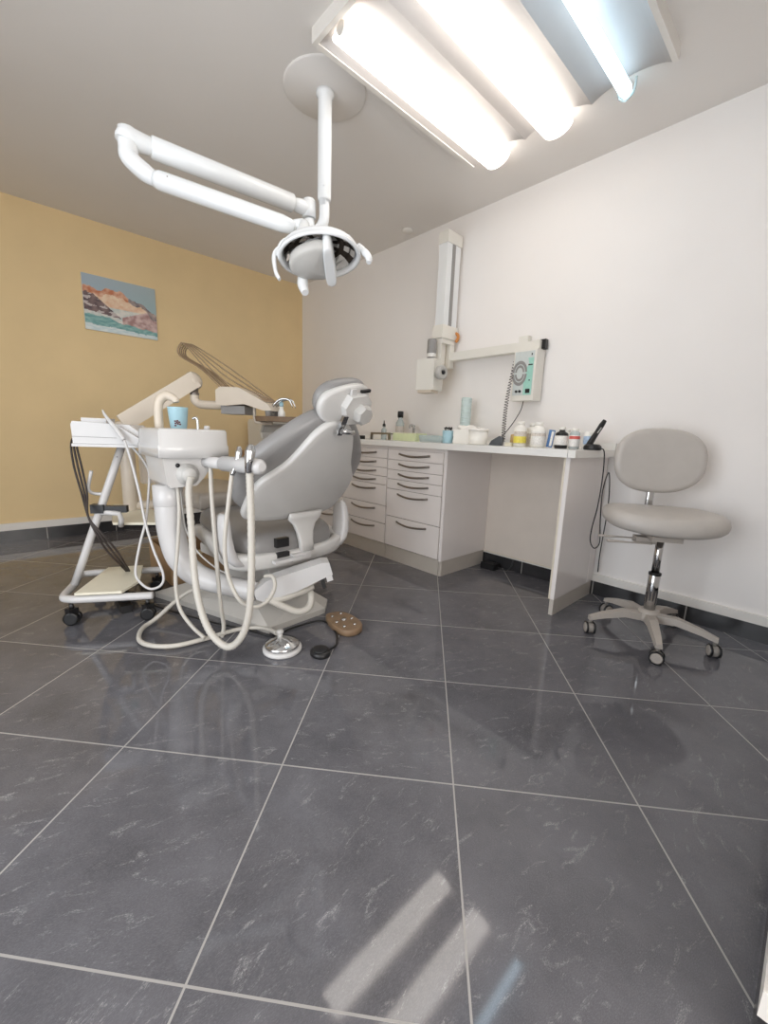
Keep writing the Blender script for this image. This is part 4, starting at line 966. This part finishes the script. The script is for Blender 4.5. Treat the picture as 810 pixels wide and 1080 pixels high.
bm = new(); prism(bm, [(-.04,-.02),(.06,-.06),(.075,-.03),(-.025,.035)], TC+ta*.075+tb_*.150+V((0,0,.06)), ta, (0,0,1), -tb_, .03, .005); obj('pen_holder', bm, M_bodyw, t2)
bm = new(); tube(bm, [(1.9900,-2.3571,1.0387),(2.0038,-2.3497,1.0121),(2.0485,-2.3190,0.9506),(2.0855,-2.2942,0.8978)], [.002,.007,.011,.010], n=12, sub=4); pn_ = obj('pen', bm, M_bodyw, t2)
bm = new(); tube(bm, [(2.0855,-2.2942,0.8978),(2.1228,-2.2802,0.8040),(2.1766,-2.2659,0.6472),(2.2174,-2.2594,0.5126),(2.2675,-2.2428,0.3784),(2.3172,-2.2206,0.2670),(2.3197,-2.2328,0.2124),(2.2851,-2.2751,0.1924),(2.2409,-2.3115,0.2311),(2.2227,-2.3161,0.2848),(2.2179,-2.2864,0.4123),(2.1969,-2.2502,0.5173),(2.1597,-2.2195,0.6656),(2.1246,-2.2062,0.7418),(2.0688,-2.2188,0.8042),(2.0040,-2.2433,0.8579)], .0062, n=8, sub=6); obj('pen_cord', bm, M_bodyw, pn_)
for i, off in enumerate((0,.012,.024)):
    bm = new(); o_ = ta*off
    tube(bm, [V((1.7842,-2.4045,0.9052))+o_*.4, V((1.7750,-2.4430,0.9088))+o_, V((1.7873,-2.4715,0.8656))+o_, V((1.8156,-2.4724,0.7522))+o_*1.4, V((1.8634,-2.4576,0.6206))+o_, V((1.9297,-2.4477,0.5076)), V((1.9687,-2.4278,0.4290))+ta*.012*i, V((1.9719,-2.3910,0.3343))+ta*.022*i, V((1.9479,-2.3266,0.2287))+ta*.012*i, V((1.6037,-2.1987,0.0200)), V((1.7652,-2.1999,0.0080))+ta*.02*i], .0052, n=7, sub=5); obj('mains_cable', bm, M_cable, t2)
t3 = thing('cable_tangle', 'tangle of black cables on floor under the trolley', 'cables', (2.0,-2.2,0))
bm = new(); random.seed(4)
for k in range(5):
    c = V((1.83+.02*k,-2.29-.012*k,0)); P = []
    for j in range(9):
        a = j*.8+k; P.append(c+V((.09*math.cos(a)*random.uniform(.6,1.1), .06*math.sin(a)*random.uniform(.6,1.1), .007+.012*k+.01*random.random())))
    tube(bm, P, .005, n=6, sub=5)
o_ = obj('loops', bm, M_black, t3); o_['kind'] = 'stuff'
bm = new(); bx(bm, (1.93,-2.36,.0), (2.05,-2.31,.04), .006); obj('socket_strip', bm, M_black, t3)

# ================================================================== delivery unit with arms behind the chair
t = thing('delivery_unit', 'beige dental delivery unit arm with looped brown instrument hoses', 'delivery unit', (1.54,-2.16,0))
bm = new(); lathe(bm, [(0,.43),(.036,.43),(.042,.44),(.042,.93),(.03,.94)], (1.50,-2.17,0), n=26); obj('pole', bm, M_arm, t)
bm = new(); tube(bm, [(1.50,-2.17,.475),(1.56,-1.96,.475),(1.66,-1.80,.472),(1.85,-1.72,.455),(2.02,-1.70,.37),(2.095,-1.69,.262)], .030, n=14, sub=6); obj('mounting_arm', bm, M_arm, t)
bm = new(); bx(bm, (1.52,-2.115,.62), (1.60,-2.03,.90), .012); obj('junction_box', bm, M_arm, t)
b0, b1 = V((1.515,-2.185,.98)), V((1.575,-1.775,1.275)); bd_ = (b1-b0).normalized(); Rb = frame(bd_)
bm = new(); lathe(bm, [(.05,.92),(.05,.98),(.04,.99)], (1.50,-2.17,0), n=20); box(bm, (b0+b1)/2, ((b1-b0).length,.075,.10), Rb, .016, 3); bmm = obj('balance_arm', bm, M_arm, t)
bm = new(); ellipsoid(bm, b1-bd_*.01+V((0,0,-.005)), (.05,.04,.058), Rb); obj('arm_end_cap', bm, M_arm, bmm)
c0 = V((1.585,-1.785,1.22))
bm = new(); lathe(bm, [(.024,0),(.024,-.03),(.028,-.032),(.028,-.045),(.024,-.047)], c0, n=16); obj('pivot', bm, M_handle, t)
bm = new(); tube(bm, [c0-V((0,0,.04)), c0-V((0,0,.075)), c0+V((.02,.02,-.098)), c0+V((.06,.045,-.104)), (1.76,-1.655,1.115)], .027, n=14, sub=5); obj('swing_arm', bm, M_arm, t)
h0, h1 = V((1.765,-1.66,1.17)), V((2.06,-1.445,1.115)); hh = (h1-h0).normalized(); hs = V((hh.y,-hh.x,0)).normalized()
bm = new(); prism(bm, [(-.01,-.055),(-.01,.03),(.02,.05),(.14,.048),(.18,.03),(.33,-.045),(.36,-.085),(.30,-.085),(.18,-.05),(.05,-.062)], h0-hs*.09, V((hh.x,hh.y,0)).normalized(), (0,0,1), hs, .18, .014, 2); hdd = obj('instrument_head', bm, M_arm, t)
bm = new(); box(bm, h0+V((.07,.05,-.085)), (.16,.12,.05), frame((hh.x,hh.y,0)), .012); obj('valve_block', bm, M_grey, hdd)
for k in range(4):
    s = -.065+.043*k
    bm = new(); q = h0+V((hh.x,hh.y,0)).normalized()*.325+hs*s+V((0,0,-.085)); tube(bm, [q+V((0,0,.02)), q, q-V((0,0,.05))], [.018,.021,.015], n=12, sub=1); obj('instrument_holder', bm, M_grey, hdd)
# hoses rising from the head in long loops and back to the holders
uh = V((hh.x,hh.y,0)).normalized()
for k in range(5):
    s = -.07+.035*k; e0 = h0+uh*.03+hs*s+V((0,0,.03)); lift = .012*k
    far = V((1.50,-1.805,1.475))+hs*s*.55
    e1 = h0+uh*.32+hs*s*.9+V((0,0,-.03))
    m1 = e0.lerp(far,.5)+V((0,0,-.01)); m2 = far.lerp(e1,.5)+V((0,0,.035-.028*k))
    bm = new(); tube(bm, [e0, m1, far+V((-.008,-.008,-.055)), far+V((.0,.0,.01)), far+V((.04,.03,.012-.006*k)), m2, e1], .0042, n=8, sub=6); obj('instrument_hose', bm, M_brownhose, t)
for k in range(2):
    s = -.02+.045*k; q = h0+uh*.33+hs*s+V((0,0,-.06))
    bm = new(); tube(bm, [q, q+uh*.05+V((0,0,.045)), q+uh*.11+V((0,0,.045)), q+uh*.135+V((0,0,.0))], [.010,.009,.006,.002], n=10, sub=4); obj('instrument', bm, M_chrome, t)
bm = new(); tube(bm, [h0+uh*.20+V((0,0,-.05)), h0+uh*.20+V((0,0,-.13)), h0+uh*.22+V((0,0,-.155)), h0+uh*.32+V((0,0,-.158))], .010, n=10, sub=4); obj('tray_bracket', bm, M_arm, t)
bm = new(); TQ = h0+uh*.40+V((0,0,-.148))
prism(bm, superell(.16,.11,5,32), TQ, uh, hs, (0,0,1), .008, .002); oo = superell(.16,.11,5,32)
a = [bm.verts.new(TQ+uh*u+hs*v+V((0,0,.004))) for u, v in oo]; b = [bm.verts.new(TQ+uh*u*1.03+hs*v*1.03+V((0,0,.03))) for u, v in oo]; c = [bm.verts.new(TQ+uh*u*1.05+hs*v*1.05+V((0,0,.028))) for u, v in oo]
for p, q in ((a,b),(b,c)):
    for j in range(32): bm.faces.new((p[j],p[(j+1) % 32],q[(j+1) % 32],q[j]))
obj('instrument_tray', bm, M_wood, t)
t = thing('spray_bottle', 'small white bottle standing on the delivery unit tray', 'bottle', tuple(TQ+V((0,0,.009))))
bm = new(); lathe(bm, [(0,0),(.022,0),(.022,.05),(.012,.07),(.012,.085),(0,.086)], TQ+V((0,0,.009))-uh*.02, n=16); obj('body', bm, M_bottle, t)
bm = new(); lathe(bm, [(0,.086),(.014,.086),(.012,.11),(0,.112)], TQ+V((0,0,.009))-uh*.02, n=14); obj('cap', bm, M_blue, t)

# ================================================================== things behind the chair
t = thing('wooden_side_cabinet', 'oak side cabinet against the yellow wall behind the chair', 'cabinet', (.3,-.5,0))
bm = new(); bx(bm, (.02,-.78,.06), (.5,-.12,.72), .004); bd = obj('body', bm, M_furn, t)
bm = new(); bx(bm, (.018,-.80,.7205), (.52,-.10,.745), .004); obj('top_board', bm, M_furn, t)
bm = new(); bx(bm, (.03,-.77,0), (.48,-.13,.0595), .003); obj('plinth', bm, M_wood, t)
for y0, y1 in ((-.775,-.452),(-.448,-.125)):
    bm = new(); bx(bm, (.5005,y0,.07), (.518,y1,.715), .003); dr = obj('door', bm, M_furn, t)
    bm = new(); yk = y1-.04 if y0 < -.6 else y0+.04; lathe(bm, [(.006,0),(.006,.012),(.012,.016),(.01,.024),(0,.025)], (.5185,yk,.45), frame((0,1,0),(1,0,0)), n=14); obj('knob', bm, M_handle, dr)
t = thing('desktop_steriliser', 'cream desktop machine with a curved recess on the oak cabinet', 'machine', (.27,-.5,.746))
bm = new(); prism(bm, [(.06,0),(.46,0),(.47,.03),(.455,.12),(.36,.14),(.34,.20),(.38,.27),(.46,.30),(.44,.335),(.08,.335),(.05,.30)], (0,-.72,.746), (1,0,0), (0,0,1), (0,1,0), .34, .012, 2); bd = obj('housing', bm, M_ivory, t)
bm = new(); prism(bm, [(.453,.125),(.365,.144),(.345,.20),(.385,.265),(.452,.29),(.455,.286),(.39,.26),(.352,.20),(.37,.148),(.455,.13)], (0,-.70,.746), (1,0,0), (0,0,1), (0,1,0), .30); obj('recess_grille', bm, M_lgrey, bd)
bm = new(); bx(bm, (.43,-.7225,.80), (.45,-.7205,.88)); obj('side_vent', bm, M_black, bd)
bm = new(); bx(bm, (.30,-.36,.0+.75), (.45,-.28,.80), .006); obj('side_knob_box', bm, M_black, bd)
t = thing('cardboard_box', 'open brown cardboard box on floor below the chair footrest', 'box', (1.5,-1.85,0))
bm = new(); w_ = .006
for lo_, hi_ in (((1.30,-2.04,0),(1.78,-1.66,.006)),((1.30,-2.04,.0062),(1.306,-1.66,.20)),((1.774,-2.04,.0062),(1.78,-1.66,.20)),((1.3062,-2.04,.0062),(1.7738,-2.034,.20)),((1.3062,-1.666,.0062),(1.7738,-1.66,.20))): bx(bm, lo_, hi_)
obj('box_body', bm, M_cardboard, t)
for c_, s_, ax_, ang in (((1.79+.07,-1.85,.215),(.15,.37,.005),'Y',-.15),((1.29-.07,-1.85,.19),(.15,.37,.005),'Y',-.25),((1.54,-1.63,.222),(.46,.12,.005),'X',.3)):
    bm = new(); box(bm, c_, s_, Matrix.Rotation(ang,3,ax_)); obj('flap', bm, M_tape, t)
t = thing('parcel_box', 'closed orange brown parcel box on floor beyond the chair base', 'box', (1.77,-1.32,0))
bm = new(); bx(bm, (1.56,-1.46,0), (1.98,-1.18,.19), .004); bd = obj('box_body', bm, M_furn, t)
bm = new(); bx(bm, (1.559,-1.345,.1905), (1.981,-1.295,.192)); obj('packing_tape', bm, M_tape, bd)

# ================================================================== light, camera, world
w = bpy.data.worlds.new('World'); bpy.context.scene.world = w; w.use_nodes = True
bg = w.node_tree.nodes['Background']; bg.inputs[0].default_value = (.72,.84,1.0,1); bg.inputs[1].default_value = 0.2
def area(name, loc, rot, sx, sy, power, col):
    l = bpy.data.lights.new(name, 'AREA'); l.shape = 'RECTANGLE'; l.size = sx; l.size_y = sy; l.energy = power; l.color = col
    o = bpy.data.objects.new(name, l); C.objects.link(o); o.location = loc; o.rotation_euler = rot; return o
area('added_side_fill', (3.475, YW-.2, 1.175), (PI/2, 0, 0), 1.95, 2.15, 64, (.90,.95,1.0))  # added fill lamp outside the made-up opening, brightens cabinet fronts and floor
area('hall_daylight', (6.9, -2.7, 1.45), (0, PI/2, 0), 2.0, 2.2, 74, (1.0,.975,.94))


cam = bpy.data.cameras.new('Camera'); co = bpy.data.objects.new('Camera', cam); C.objects.link(co)
cam.sensor_fit = 'VERTICAL'; cam.sensor_height = 36; cam.sensor_width = 27; cam.lens = 434.4370/1080*36; cam.clip_start = .02
r_, u_, d_ = [[0.679885, 0.732438, 0.035927], [-0.159227, 0.099625, 0.982202], [-0.715824, 0.673505, -0.184357]]
co.matrix_world = Matrix(((r_[0],u_[0],-d_[0],4.43044),(r_[1],u_[1],-d_[1],-2.75214),(r_[2],u_[2],-d_[2],0.96820),(0,0,0,1)))
S = bpy.context.scene; S.camera = co
S.view_settings.view_transform = 'Standard'; S.view_settings.look = 'None'; S.view_settings.gamma = 1.0
S.view_settings.use_curve_mapping = False; S.view_settings.exposure = 0.05
S.cycles.max_bounces = 10; S.cycles.diffuse_bounces = 6
